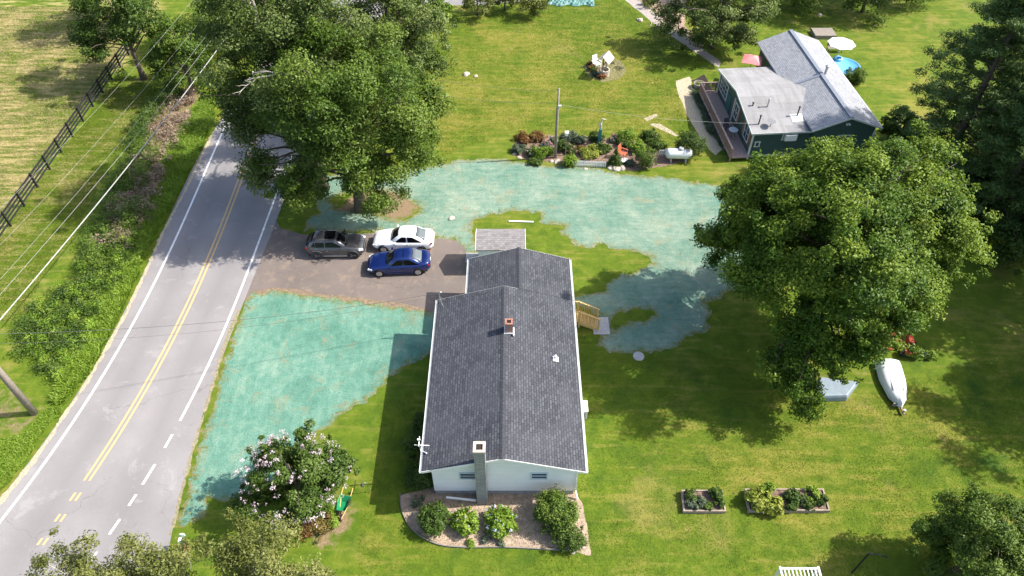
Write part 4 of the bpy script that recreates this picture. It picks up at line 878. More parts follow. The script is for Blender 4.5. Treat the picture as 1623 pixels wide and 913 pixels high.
# round table on deck
t_ = thing('bistro_table', 'small round white glass table on the green house deck', 'table', h2p(-8.1, 3.0, .49))
mb = MB(); mb.lathe([(0, .70), (.40, .70), (.40, .73), (0, .73)], (0, 0, 0), 22); mb.build('table_top', M('tabletop_pale', (.55, .57, .57), .1, 6, .3, 0), t_)
for k in range(3): mb = MB(); a = k*2.1; mb.tube([(.05*math.cos(a), .05*math.sin(a), .69), (.3*math.cos(a), .3*math.sin(a), 0)], .018, 6); mb.build('leg', DGREY, t_)

def chair(name, label, loc_, rz, m, group=None, s=1.0, arms=True):
    t = thing(name, label, 'chair', loc_, rz, group); t.scale = (s, s, s)
    mb = MB(); mb.box((0, 0, .42), (.5, .5, .04)); mb.build('seat', m, t, bevel=.01)
    mb = MB()
    for k in range(5): mb.box((-.2+.1*k, .28, .72), (.075, .03, .6), rx=-.22)
    mb.box((0, .34, 1.0), (.5, .04, .06)); mb.build('backrest', m, t)
    for sx in (-1, 1):
        for sy in (-1, 1): mb = MB(); mb.box((sx*.22, sy*.21, .21), (.05, .05, .42)); mb.build('leg', m, t)
        if arms: mb = MB(); mb.box((sx*.28, .02, .62), (.08, .55, .03)); mb.box((sx*.28, -.22, .42), (.04, .04, .4)); mb.build('armrest', m, t)
    return t
chair('deck_chair', 'dark chair beside the round table on the deck', h2p(-8.3, 4.0, .49), .3, DGREY)

def parasol(label, loc_, h, r_, n, m, droop=.35, sq=False):
    t = thing('parasol', label, 'parasol', loc_)
    mb = MB(); mb.tube([(0, 0, 0), (0, 0, h+.05)], .03, 8); mb.build('pole', METAL, t)
    mb = MB(); vs = [(0, 0, h)]; a0 = .4
    for ring, (f, z) in enumerate(((.5, h-droop*.42), (1, h-droop))):
        for k in range(2*n):
            a = a0+math.pi*k/n; q = r_*f*(1 if k % 2 == 0 else math.cos(math.pi/n)*.97); vs.append((q*math.cos(a), q*math.sin(a), z-(0 if k % 2 == 0 else -.03*f)))
    fs = [(0, 1+k, 1+(k+1) % (2*n)) for k in range(2*n)]+[(1+k, 1+2*n+k, 1+2*n+(k+1) % (2*n), 1+(k+1) % (2*n)) for k in range(2*n)]
    mb.add(vs, fs); o = mb.build('canopy', m, t); so_ = o.modifiers.new('thick', 'SOLIDIFY'); so_.thickness = .015
    for k in range(n):
        a = a0+2*math.pi*k/n; rb = MB(); rb.tube([(0, 0, h-.05), (r_*.95*math.cos(a), r_*.95*math.sin(a), h-droop-.03)], .01, 4); rb.build('rib', METAL, t)
    mb = MB(); mb.lathe([(.28, 0), (.28, .06), (.06, .1)], (0, 0, 0), 16); mb.build('base', DGREY, t)
    return t
CLW = M('white_canvas', (.80, .78, .74), .05, 2, .9, .1); CLP = M('coral_canvas', (.75, .26, .26), .06, 2, .9, .1)
pw = G(1335, 66, 2.3); parasol('open white parasol beside the round pool', (pw.x, pw.y, 0), 2.5, 1.35, 8, CLW, .4)
pp = G(1203, 92, 2.7); parasol('open coral pink parasol between the two green wings', (pp.x-.5, pp.y+.2, 0), 2.85, 1.25, 4, CLP, .45)
t_ = thing('patio_table', 'dark patio table beneath the coral parasol', 'table', (pp.x-.9, pp.y-.2, 0)); mb = MB(); mb.box((0, 0, .72), (1.5, .9, .04)); mb.build('table_top', OLDW, t_)
for sx in (-1, 1):
    for sy in (-1, 1): mb = MB(); mb.box((sx*.65, sy*.38, .35), (.06, .06, .7)); mb.build('leg', OLDW, t_)
chair('patio_chair', 'dark chair at the left end of the patio table', (pp.x-2.1, pp.y-.2, 0), math.pi/2, OLDW)
chair('patio_chair', 'dark chair in front of the patio table', (pp.x-1.1, pp.y-1.1, 0), math.pi, OLDW)
# pool
pc = G(1335, 104, .5); t_ = thing('swimming_pool', 'round blue above ground pool beside the green house', 'pool', (pc.x, pc.y-.3, 0))
PB = M('pool_blue', (.06, .34, .68), .08, 2, .35, .05); PBL = M('pool_rim', (.16, .48, .80), .1, 3, .35, .05)
mb = MB(); prof = [(1.55, 0), (1.62, .35), (1.58, .6), (1.50, .7), (1.40, .62), (1.38, .1), (0, .08)]; mb.lathe(prof, (0, 0, 0), 40); mb.build('wall', PB, t_, smooth=True)
mb = MB(); mb.lathe([(1.41, .45), (0, .46)], (0, 0, 0), 40); mb.build('water', M('pool_water', (.06, .42, .68), .15, 1.5, .05, .3), t_)
mb = MB(); mb.lathe([(1.44, .64), (1.5, .74), (1.58, .68), (1.54, .6)], (0, 0, 0), 40); mb.build('rim', PBL, t_, smooth=True)
t2 = thing('swim_ring', 'small pale blue ring float on the pool rim', 'float', (pc.x-.2, pc.y+.9, .70)); mb = MB()
mb.tube([(.34*math.cos(a), .34*math.sin(a), .08) for a in np.linspace(0, 2*math.pi, 25)], .11, 8, cap=False); mb.build('ring', M('float_blue', (.30, .58, .80), .1, 4, .4, 0), t2, smooth=True)
mb = MB(); pd = G(1304, 56); mb.box((pd.x, pd.y, .2), (2.2, 1.7, .4)); tag(mb.build('wooden_platform', OLDW), 'low grey wooden platform behind the green house', 'platform')
t_ = thing('garden_bench', 'brown wooden bench between the house and the parasol lawn', 'bench', G(1322, 82)); mb = MB()
for k in range(4): mb.box((0, -.2+.13*k, .45), (1.6, .11, .03))
mb.build('seat', OLDW, t_); mb = MB()
for k in range(3): mb.box((0, .28, .6+.14*k), (1.6, .03, .11))
mb.build('backrest', OLDW, t_)
for s in (-1, 1): mb = MB(); mb.box((s*.7, -.15, .22), (.07, .07, .44)); mb.box((s*.7, .25, .45), (.07, .07, .9)); mb.build('leg', OLDW, t_)

# ------------------------------------------------------------------ cars (front towards +X)
def car(label, loc_, rz, L, W, kind, pm, group='cars parked on the driveway'):
    root = thing('parked_car', label, 'car', loc_, rz, group); hl, hw = L/2, W/2
    suv = kind == 'suv'
    belt = 1.03 if suv else .93; roofz = 1.52 if suv else 1.43
    if suv: prof = [(-1, .62), (-.985, .92), (-.95, 1.03), (-.8, belt+.02), (.30, belt), (.42, belt-.02), (.62, .96), (.8, .89), (.92, .78), (.97, .66), (1, .5)]
    else: prof = [(-1, .62), (-.985, .88), (-.93, .99), (-.75, 1.0), (-.55, .96), (.28, belt-.01), (.38, belt-.03), (.6, .86), (.82, .76), (.93, .66), (1, .48)]
    px_, pz_ = zip(*prof)
    rings = []
    for t in np.concatenate([[-1, -.985, -.95], np.linspace(-.9, .9, 25), [.95, .985, 1]]):
        z = float(np.interp(t, px_, pz_)); wf = (1-.22*abs(t)**7-.10*max(0, abs(t)-.55)**1.3); 
        if abs(t) > .9: wf -= (.9 if suv else 1.1)*(abs(t)-.9)**1.15*1.2
        w_ = hw*wf; zb = .24+.14*abs(t)**8; sh = (z-zb)
        half = [(w_*.90, zb), (w_*.985, zb+.10*sh+.02), (w_, zb+.38*sh), (w_*1.0, zb+.62*sh), (w_*.975, zb+.84*sh), (w_*.91, zb+.95*sh), (w_*.80, z), (w_*.4, z+.035), (0, z+.045)]
        ring = [(t*hl, y, q) for y, q in half]+[(t*hl, -y, q) for y, q in half[-2::-1]]; rings.append(ring)
    mb = MB(); mb.loft(rings); body = mb.build('body', pm, root, smooth=True)
    # greenhouse: base outline and roof outline
    if suv: bx = (-.93, .42); rx_ = (-.66, .06); bw, rw = .90, .70
    else: bx = (-.76, .36); rx_ = (-.40, .06); bw, rw = .90, .68
    X0, X1, x0, x1 = bx[0]*hl, bx[1]*hl, rx_[0]*hl, rx_[1]*hl; bwm, rwm = bw*hw, rw*hw
    zb0 = float(np.interp(bx[0], px_, pz_))-.02; zb1 = float(np.interp(bx[1], px_, pz_))-.02
    B = [(X0, zb0), (x0, roofz-.02), ((x0+x1)/2, roofz+.03), (x1, roofz-.02), (X1, zb1)]
    def wid(x, z): f = (z-belt+.04)/(roofz-belt+.04); return bwm+(rwm-bwm)*min(1, max(0, f))
    rings = []
    for (xa, xb, z) in ((X0, X1, belt-.10), (X0+.02, X1-.02, belt-.02), (X0*.5+x0*.5, X1*.5+x1*.5, (belt+roofz)/2+.03), (x0-.03, x1+.08, roofz-.05), (x0+.08, x1-.04, roofz), (x0+.4, x1-.35, roofz+.03)):
        wv = wid(0, z)*(1 if z < roofz+.0 else .86); 
        if z > roofz+.01: wv = rwm*.6
        c_ = .12
        ring = [(xa, -wv*.80, z), (xa+c_, -wv*.97, z), ((xa+xb)/2, -wv, z), (xb-c_*1.5, -wv*.96, z), (xb, -wv*.78, z), (xb+.04, 0, z), (xb, wv*.78, z), (xb-c_*1.5, wv*.96, z), ((xa+xb)/2, wv, z), (xa+c_, wv*.97, z), (xa, wv*.80, z), (xa-.03, 0, z)]
        rings.append(ring)
    mb = MB(); mb.loft(rings); cab = mb.build('cabin', pm, root, smooth=True)
    # glass sheets follow the cabin side between belt and roof
    def P_(xr, f, side):    # x and height fraction -> outer side point
        z = belt+.0+f*(roofz-.09-belt); wv = wid(0, z)
        return (xr, side*(wv*1.0+.012), z)
    lo, hi = .06, .97
    for side in (-1, 1):
        def xfront(f): return (X1-.02)*(1-f)+(x1+.06)*f-.20
        def xrear(f): return (X0+.02)*(1-f)+(x0-.02)*f+.16
        xm = (x0+x1)/2+.02
        for (fa, fb) in (((lambda f: xm+.035), xfront), (xrear if not suv else (lambda f: xm-.68), (lambda f: xm-.035))):
            mb = MB(); q = [P_(fa(lo), lo, side), P_(fb(lo)-.05, lo, side), P_(fb(hi), hi, side), P_(fa(hi)+.02, hi, side)]
            mid = [P_(fa(.5), .5, side), P_(fb(.5), .5, side)]
            mb.add([q[0], q[1], mid[1], q[2], q[3], mid[0]], [(0, 1, 2, 5), (5, 2, 3, 4)]); g_ = mb.build('side_window', CARG, root); sm = g_.modifiers.new('t', 'SOLIDIFY'); sm.thickness = .012; sm.offset = 0
        if suv:
            mb = MB(); mb.add([P_(xm-.74, lo, side), P_(xm-.74, hi, side), P_(xrear(hi)-.04, hi*.97, side), P_(xrear(lo)+.16, .30, side)], [(0, 1, 2, 3)]); g_ = mb.build('side_window', CARG, root); sm = g_.modifiers.new('t', 'SOLIDIFY'); sm.thickness = .012; sm.offset = 0
    def screen(Xb, xt, zb_, name, mat_, o_):
        mb = MB(); z1 = roofz-.045; 
        rows = []
        for f in (0.04, .35, .65, .96):
            z = zb_+(z1-zb_)*f; x = Xb+(xt-Xb)*f; wv = wid(0, z)*.76; k = .045*(1 if o_ > 0 else -1)
            rows.append([(x+o_*.02, -wv, z+.012), (x+o_*.035+k*.6, -wv*.5, z+.014), (x+o_*.035+k, 0, z+.016), (x+o_*.035+k*.6, wv*.5, z+.014), (x+o_*.02, wv, z+.012)])
        mb.loft(rows, closed=False, caps=False); g_ = mb.build(name, mat_, root, smooth=True); sm = g_.modifiers.new('t', 'SOLIDIFY'); sm.thickness = .015; sm.offset = 0
    screen(X1+.02, x1+.06, belt-.0, 'windscreen', CARG, 1); screen(X0-.02, x0-.04, belt-.0, 'rear_window', m_glass('rear_glass', (.12, .14, .15), .12) if not suv else CARG, -1)
    if suv: mb = MB(); mb.box(((x0+x1)/2+.35, 0, roofz+.026), (.75, .85, .025)); mb.build('sunroof', CARG, root, bevel=.01)
    if suv:
        for s in (-1, 1): mb = MB(); mb.tube([(x0+.15, s*rwm*.93, roofz+.0), (x0+.25, s*rwm*.93, roofz+.06), (x1-.2, s*rwm*.93, roofz+.06), (x1-.1, s*rwm*.93, roofz+.0)], .02, 6); mb.build('roof_rail', DGREY, root)
    # wheels
    wr = .36 if suv else .325
    for sx in (.62, -.60):
        for s in (-1, 1):
            mb = MB(); cx = sx*hl
            mb.lathe([(wr+.075, -.05), (wr+.075, .012), (wr+.01, .016), (wr+.01, -.05)], (cx, s*(hw*.992)-(.02 if s > 0 else -.0)*1, wr+.01), 24, 'Y'); mb.build('wheel_arch', DGREY if suv else BLACK, root)
            wl = MB(); wl.lathe([(wr*.62, -.10), (wr*.97, -.10), (wr, -.06), (wr, .06), (wr*.97, .10), (wr*.62, .10)], (cx, s*(hw-.075), wr), 26, 'Y'); wo = wl.build('wheel', BLACK, root, smooth=False)
            rm = MB(); yy = s*(hw+.018)
            rm.lathe([(0, -.02), (wr*.14, -.02), (wr*.14, .02), (0, .02)], (cx, yy, wr), 12, 'Y'); rm.lathe([(wr*.56, -.02), (wr*.66, -.02), (wr*.66, .015), (wr*.56, .015)], (cx, yy, wr), 24, 'Y')
            for k in range(5 if suv else 7):
                a = k*2*math.pi/(5 if suv else 7); rm.bar((cx+wr*.1*math.cos(a), yy, wr+wr*.1*math.sin(a)), (cx+wr*.6*math.cos(a), yy, wr+wr*.6*math.sin(a)), .06, .03)
            rm.build('rim', CHROME, wo)
    # lamps, bumpers, plate, mirrors, door seams, handles
    HL = M('headlamp_lens', (.65, .67, .68), .05, 9, .1, 0); TL = M('tail_lamp_lens', (.22, .012, .012), .05, 9, .15, 0)
    for s in (-1, 1):
        fz = float(np.interp(.91, px_, pz_))-.09
        mb = MB(); mb.box((.885*hl, s*hw*.74, fz), (.36, .26, .13), rz=-s*.42, ry=.22); mb.build('headlight', HL, root, bevel=.03)
        mb = MB(); mb.box((-.93*hl, s*hw*.72, .82 if not suv else .90), (.16, .30, .11), rz=s*.42); mb.build('tail_light', TL, root, bevel=.03)
        mb = MB(); mb.box((X1-.32, s*(hw+.06), belt+.05), (.13, .19, .14)); mb.box((X1-.30, s*(hw-.06), belt-.0), (.05, .16, .04)); mb.build('wing_mirror', pm, root, bevel=.03)
        for xd in ((x0+x1)/2+.02+.95*.9, (x0+x1)/2, (x0+x1)/2-.98):
            pass
        mb = MB()
        for xh in ((x0+x1)/2+.15, (x0+x1)/2-.85): mb.box((xh, s*(hw+.006), .80), (.16, .03, .03))
        mb.build('door_handle', pm if kind != 'suv' else CHROME, root)
        mb = MB()
        for xd in ((x0+x1)/2+.86, (x0+x1)/2+.0, (x0+x1)/2-.90): mb.box((xd, s*(hw-.005), .62), (.012, .02, .56))
        mb.build('door_seam', BLACK, root)
        mb = MB(); mb.box((0, s*(hw*.985), .29), (L*.46, .05, .10)); mb.build('sill', CHROME if suv else pm, root, bevel=.01)
    mb = MB(); mb.box((hl*.985, 0, .46), (.10, W*.55, .18)); mb.build('grille', BLACK, root, bevel=.02)
    if suv: mb = MB(); mb.box((hl*.99, 0, .66), (.06, W*.5, .14)); mb.build('upper_grille', CHROME, root, bevel=.02)
    mb = MB(); mb.box((-hl*.995, 0, .72), (.03, .32, .14)); mb.build('number_plate', WHITE, root)
    mb = MB(); mb.box((0, 0, .24), (L*.9, W*.8, .10)); mb.build('underbody', BLACK, root)
    return root
PG = paint('grey_car_paint', (.085, .084, .088), .45, .25); PWh = paint('white_car_paint', (.82, .82, .82), 0, .25); PBc = paint('blue_car_paint', (.008, .022, .125), .35, .22)
car('grey SUV with a black sunroof facing right on the driveway', (*G(535, 397)[:2], .0135), R(1), 4.25, 1.82, 'suv', PG)
car('white sedan parked beside the blue one on the driveway', (*G(641, 388)[:2], .0135), R(179), 4.5, 1.78, 'sedan', PWh)
car('dark blue sedan nearest the house on the driveway', (*G(634, 424)[:2], .0135), R(183.5), 4.5, 1.78, 'sedan', PBc)

# ------------------------------------------------------------------ black four rail fence
A = G(60, 297); B_ = G(177.5, 126.5); d = (B_-A).normalized(); st = (B_-A).length/7
FN = thing('rail_fence', 'long black four rail wooden fence along the hay field', 'fence', (A.x, A.y, 0)); npost = range(-4, 12)
for k in npost:
    p = d*st*k; mb = MB(); mb.box((p.x, p.y, .72), (.13, .13, 1.44), rz=math.atan2(d.y, d.x)); mb.build('post', FENCEB, FN)
nv = Vector((-d.y, d.x, 0))*.085
for z in (.28, .60, .92, 1.24):
    mb = MB()
    for k in list(npost)[:-1]:
        a, b = d*st*k+nv, d*st*(k+1)+nv; mb.bar((a.x, a.y, z), (b.x-d.x*.01, b.y-d.y*.01, z), .035, .14)
    mb.build('rail', FENCEB, FN)
# ------------------------------------------------------------------ utility poles and cables
def pole(label, p, h, r_, arm=None, lamp=False, group=None):
    t = thing('utility_pole', label, 'utility pole', (p[0], p[1], 0), 0, group)
    mb = MB(); mb.tube([(0, 0, -.2), (0, 0, h*.5), (0, 0, h)], [r_*1.25, r_*1.05, r_*.85], 12); mb.build('shaft', POLEW, t, smooth=True)
    if arm:
        mb = MB(); mb.box((0, .12, h-.5), (arm, .1, .12)); mb.build('crossarm', POLEW, t)
        for x in (-arm*.45, 0.18, arm*.45): mb = MB(); mb.lathe([(.03, 0), (.05, .03), (.03, .07), (.05, .11), (.02, .16)], (x, .12, h-.44), 8); mb.build('insulator', DGREY, t)
    return t
PL = Vector((*G(55, 655)[:2], 0)); PN = Vector((-24.2, 66, 0))
pole('pale wooden utility pole at the left edge beside the road', PL, 11, .17, 2.2); pole('wooden utility pole hidden among the roadside trees', PN, 11, .16, 2.2)
gp = G(880, 250); gpo = pole('slim bare wooden pole rising from the flower bed', gp, 6.6, .095)
gh = 6.6
mb = MB(); mb.box((.12, -.05, gh-1.55), (.28, .10, .16)); mb.tube([(0, 0, gh-1.5), (.2, -.02, gh-1.5)], .02, 6); mb.build('lamp_head', WHITE, gpo, bevel=.02)
mb = MB(); mb.tube([(-.12, 0, 0), (-.12, 0, gh-1.7)], .02, 6); mb.build('conduit', METAL, gpo)
CAB = M('cable_grey', (.36, .36, .35), .1, 3, .6, 0); CABD = M('cable_dark', (.10, .10, .10), .1, 3, .6, 0)
def cable(label, a, b, r_, sag, m=CAB, group='overhead cables'):
    a, b = Vector(a), Vector(b); mb = MB(); pts = []
    for i in range(25): t = i/24; p = a.lerp(b, t); p.z -= 4*sag*t*(1-t); pts.append(p)
    mb.tube(pts, r_, 6); tag(mb.build('overhead_cable', m), label, 'cable', group)
dirn = (PN-PL).normalized(); PS = PL-dirn*42
def along(label, off_, z, r_, sag, m=CAB):
    n_ = Vector((dirn.y, -dirn.x, 0))*off_; up = Vector((0, 0, z))
    cable(label, PL+n_+up, PN+n_+up, r_, sag, m); 
along('thickest pale cable bundle running above the roadside bank', .25, 6.7, .034, .55)
along('thin pale cable just left of the thickest bundle', -.1, 7.5, .009, .6)
along('second thin cable left of the thickest bundle', -.3, 8.0, .006, .6)
along('thin topmost cable nearest the black fence', -1.0, 10.6, .005, .7)
along('thin cable second nearest the black fence', .95, 10.6, .005, .7)
mast = Vector((-4.55, 30.9, 4.0))
cable('thin service cable from the roof mast over the road', mast, PL+Vector((0, 0, 7.4)), .011, .8, CABD)
cable('second thin cable crossing the front seeded lawn', mast+Vector((0, 0, -.2)), PL+Vector((0, 0, 6.6)), .007, 1.0, CABD)
cable('thin cable from the flower bed pole to the green house', (gp.x, gp.y, gh-1.4), h2p(-7.5, .3, 3.6), .008, .4, CAB)
cable('thin cable from the flower bed pole into the roadside trees', (gp.x, gp.y, gh-.2), (-13, 50, 9.5), .010, .7, CABD)
cable('lower thin cable from the flower bed pole into the roadside trees', (gp.x, gp.y, gh-1.3), (-13, 49, 8.6), .010, .7, CABD)

# ------------------------------------------------------------------ planting round the white house
def gp2(u, v): q = G(u, v); return (q.x, q.y, 0)
bush('shrub', 'leafy green shrub at the left end of the gable bed', gp2(690, 828), .88, 1.25, mat=L_MID, seed=301, n=44, rc=.30, dens=120, leaf=.12)
bush('hydrangea', 'bright round hydrangea left of the bare soil under the gable', gp2(738, 833), .72, .95, mat=L_BRIGHT, seed=302, n=44, rc=.24, dens=90, leaf=.13, flowers=F_WHITE, fn=24, fsize=.09, cat='shrub')
bush('hydrangea', 'bright round hydrangea with pale blue flowers at its lower rim', gp2(794, 833), .85, .95, mat=L_BRIGHT, seed=303, n=54, rc=.26, dens=90, leaf=.13, flowers=F_BLUE, fn=26, cat='shrub')
bush('shrub', 'tall dark evergreen shrub at the right corner of the gable', gp2(880, 826), 1.1, 2.0, mat=L_OAK, seed=304, n=74, rc=.38, dens=150, leaf=.11)
bush('shrub', 'lower dark shrub in front of the tall corner evergreen', gp2(902, 862), .75, 1.1, mat=L_MID, seed=305, n=24, rc=.3, dens=130, leaf=.10)
for i, (x, y, r_, h_, lab) in enumerate([(-5.05, 20.2, .85, 1.7, 'dark evergreen shrub at the left front corner of the white house'), (-5.15, 21.7, .9, 1.9, 'tall dark evergreen shrub in the house shadow, second from the road corner'), (-5.1, 23.2, .8, 1.6, 'dark evergreen shrub in the house shadow, farthest from the gable')]):
    bush('shrub', lab, (x, y, 0), r_, h_, mat=L_DARK, seed=310+i, n=34, rc=.34, dens=140, leaf=.11, group='evergreens along the left wall')
for i, (u, v, r_, h_, m_, lab) in enumerate([(770, 853, .35, .3, L_GREYG, 'small grey green sprawling plant below the two hydrangeas'), (662, 797, .38, .5, L_GREYG, 'wispy pale plant at the dark left corner of the gable bed'), (795, 862, .22, .25, L_GREYG, 'tiny grey tuft at the lower bed edge'), (745, 862, .3, .2, L_BRIGHT, 'tiny green weed at the lower bed edge')]):
    bush('small_plant', lab, gp2(u, v), r_, h_, mat=m_, seed=320+i, n=9, rc=r_*.4, dens=60, leaf=.09, cat='plant', stem=False)
mb = MB(); pts = [G(u, v) for u, v in ((634, 783), (638, 812), (655, 841), (690, 862), (735, 868), (800, 868), (900, 873))]
pts = crom([(p.x, p.y) for p in pts], 6)
for a, b in zip(pts[:-1], pts[1:]): mb.bar((a.x, a.y, .05), (b.x, b.y, .05), .06, .11)
tag(mb.build('bed_edging', M('edging', (.20, .18, .16), .2, 6, .8)), 'curved dark edging strip round the gable mulch bed', 'edging')
rng = rs(9); 
for i, (u, v, r_, lab) in enumerate([(931, 866, .16, 'grey stone at the right tip of the gable bed'), (924, 872, .12, 'small stone beside the bed tip, nearer the lawn')]):
    pass
def rock(label, p, r_, seed, m=STONE, group=None, name='garden_rock', cat='rock'):
    bm = bmesh.new(); bmesh.ops.create_icosphere(bm, subdivisions=2, radius=1); rr = rs(seed); k = rr.rand(3)*6
    for v in bm.verts:
        f = 1+.22*math.sin(2.5*v.co.x+k[0])*math.cos(2*v.co.y+k[1])+rr.normal()*.05
        v.co = Vector((v.co.x*r_*f*1.15, v.co.y*r_*f*.85, max(-.1, v.co.z)*r_*.6*f))
    me = bpy.data.meshes.new(name); bm.to_mesh(me); bm.free(); me.materials.append(m); o = bpy.data.objects.new(name, me); C.objects.link(o)
    o.location = (p[0], p[1], 0.0); o.rotation_euler.z = k[2]; return tag(o, label, cat, group)
rock('grey stone at the right tip of the gable bed', G(922, 866), .16, 1); rock('tan stone in front of the dark corner shrub', G(908, 876), .12, 2)
# rust and lime shrubs by the wheelbarrow
bush('shrub', 'rust red low shrub under the blossom tree', gp2(480, 838), .75, .75, mat=L_RUST, seed=331, n=22, rc=.28, dens=110, leaf=.10)
bush('shrub', 'orange brown low shrub left of the wheelbarrow', gp2(508, 836), .75, .7, mat=leaf_mat('orange_leaf', [(.13, .10, .025), (.22, .16, .05), (.28, .24, .08)]), seed=332, n=22, rc=.28, dens=110, leaf=.10)
bush('shrub', 'lime green shrub between the orange shrub and the wheelbarrow', gp2(529, 828), .42, .6, mat=L_BRIGHT, seed=333, n=12, rc=.22, dens=90, leaf=.10)
bush('shrub', 'yellowish green shrub above the wheelbarrow at the blossom tree', gp2(524, 805), .5, .8, mat=L_BRIGHT, seed=334, n=14, rc=.24, dens=90, leaf=.11)
# wheelbarrow
WB = thing('wheelbarrow', 'green wheelbarrow parked on bare soil beside the blossom tree', 'wheelbarrow', gp2(547, 806), R(-8))
GRN = M('green_enamel', (.012, .20, .085), .1, 3, .35, 0)
mb = MB(); out = [(-.22, -.42), (.22, -.42), (.33, .05), (.30, .42), (-.30, .42), (-.33, .05)]; 
ring = lambda s_, z, dy=0: [(x*s_, y*s_+dy, z) for x, y in out]
mb.loft([ring(.62, .32, -.04), ring(1.0, .62), ring(1.05, .63), ring(1.03, .60), ring(.97, .60), ring(.60, .345, -.04)], caps=True); mb.build('tray', GRN, WB)
mb = MB(); mb.lathe([(.05, -.05), (.19, -.05), (.21, 0), (.19, .05), (.05, .05)], (0, -.66, .21), 20, 'X'); w_ = mb.build('wheel', BLACK, WB); mb = MB(); mb.lathe([(.0, -.055), (.1, -.055), (.1, .055), (0, .055)], (0, -.66, .21), 12, 'X'); mb.build('rim', M('red_rim', (.5, .06, .03), .1, 4, .4), w_)
for s in (-1, 1):
    mb = MB(); mb.tube([(s*.05, -.72, .22), (s*.20, -.1, .36), (s*.27, .55, .60), (s*.27, .92, .64)], .022, 6); mb.build('handle', WOOD, WB)
    mb = MB(); mb.tube([(s*.22, .05, .36), (s*.24, .30, 0), (s*.25, .42, .45)], .015, 5); mb.build('leg', DGREY, WB)
SHK = thing('shepherd_hook', 'thin grey garden hook standing in the lawn near the wheelbarrow', 'garden hook', gp2(586, 780)); mb = MB()
mb.tube([(0, 0, 0), (0, 0, .9), (-.04, 0, 1.02), (-.16, 0, 1.08), (-.28, 0, 1.02), (-.30, 0, .92)], .014, 6); mb.build('hook', METAL, SHK)
mb = MB(); mb.lathe([(0, 0), (.09, .02), (.10, .12), (.03, .22), (0, .23)], (-.30, 0, .68), 12); mb.build('feeder', DGREY, SHK)
# mailbox
MX = thing('mailbox', 'green and white mailbox on a reddish post by the road', 'mailbox', gp2(298, 872), R(8))
mb = MB(); mb.box((0, 0, .5), (.14, .14, 1.0)); mb.build('post', M('red_post', (.50, .17, .11), .15, 6, .8), MX)
mb = MB(); mb.box((0, -.28, .62), (.16, .8, .12), rx=.5); mb.build('brace', M('red_brace', (.55, .20, .13), .15, 6, .8), MX)
mb = MB(); pr = [(.13*math.cos(a), .14+.11*math.sin(a)) for a in np.linspace(0, math.pi, 9)]; pr = [(.13, 0)]+pr+[(-.13, 0)]
mb.loft([[(x, y, 1.02+z) for x, z in pr] for y in (-.30, .28)]); mb.build('box', M('mailbox_green', (.10, .24, .17), .1, 5, .4), MX)
mb = MB(); mb.loft([[(x*1.03, y, 1.02+z*1.03) for x, z in pr] for y in (.28, .34)]); mb.build('door', WHITE, MX)
mb = MB(); mb.box((0, 0, 1.285), (.16, .22, .012)); mb.build('label_plate', WHITE, MX)
mb = MB(); mb.box((.145, .1, 1.22), (.015, .04, .18)); mb.build('flag', M('flag_red', (.5, .05, .04), .1, 4, .5), MX)

# ------------------------------------------------------------------ flower garden
BUSH = [  # u, v, r, h, mat, flowers, label
 (822, 240, .55, .45, L_GREYG, None, 'grey green mound at the left tip of the flower garden'),
 (833, 222, .75, .5, L_RUST, None, 'rust brown plants along the back left edge of the flower garden'),
 (851, 221, .7, .5, L_RUST, None, 'rust brown plants just right of the back left corner planting'),
 (845, 245, .6, .5, L_MID, F_WHITE, 'white flowered clump at the front left of the garden'),
 (862, 248, .8, .7, L_BRIGHT, None, 'large yellow green clump left of the slim pole'),
 (848, 258, .55, .35, L_MID, None, 'low green clump at the front edge below the white flowers'),
 (866, 234, .5, .4, L_GREYG, F_PINK, 'pale pink flowered patch behind the yellow green clump'),
 (892, 238, .5, .9, L_MID, None, 'tall green stems just right of the slim pole'),
 (903, 222, .7, .7, L_GREYG, None, 'grey green feathery clump behind the birdhouse'),
 (919, 226, .5, .6, L_GREYG, None, 'second grey green feathery clump, nearer the teal post'),
 (906, 240, .6, .4, L_MID, F_PINK, 'pink flower patch behind the picket fence'),
 (903, 262, .55, .8, L_BRIGHT, None, 'bright leafy plant at the left end of the picket fence'),
 (935, 246, .8, .5, L_LIME, None, 'pale lime hosta clump behind the picket fence'),
 (922, 240, .35, .4, L_RUST, None, 'small rusty clump between pink and lime plants'),
 (944, 222, .6, .6, L_DARK, None, 'dark leafy clump left of the teal post'),
 (955, 240, .65, .5, L_MID, None, 'green clump in front of the teal post'),
 (992, 222, .8, .8, L_BRIGHT, None, 'bright shrub at the back of the garden right of the teal post'),
 (976, 224, .5, .35, L_GREYG, F_PINK, 'pink flower cluster at the back edge right of the teal post'),
 (1032, 220, .75, .7, L_MID, None, 'rounded green shrub at the back near the tank'),
 (1036, 235, .6, .8, L_MID, None, 'small green shrub behind the large dark one'),
 (1022, 260, 1.0, 1.4, L_OAK, None, 'large dark shrub left of the propane tank'),
 (1010, 240, .7, .7, L_BRIGHT, None, 'yellow green ferny clump behind the red chair'),
 (998, 262, .35, .4, L_GREYG, None, 'small grey plant in front of the red chair'),
 (988, 232, .5, .5, L_MID, None, 'green plants behind the cone shrub'),
 (880, 226, .45, .4, L_DARK, F_WHITE, 'dark plant with white specks behind the slim pole'),
 (1050, 232, .4, .35, L_BRIGHT, None, 'low bright tuft beside the garden end stone')]
for i, (u, v, r_, h_, m_, fl, lab) in enumerate(BUSH):
    bush('garden_plant', lab, gp2(u, v), r_*1.12, h_*1.1, ry=r_*.95, mat=m_, seed=400+i, n=26, rc=r_*.38, dens=90, leaf=.13, cat='plant', flowers=fl, fn=24, stem=False, group='plants in the flower garden')
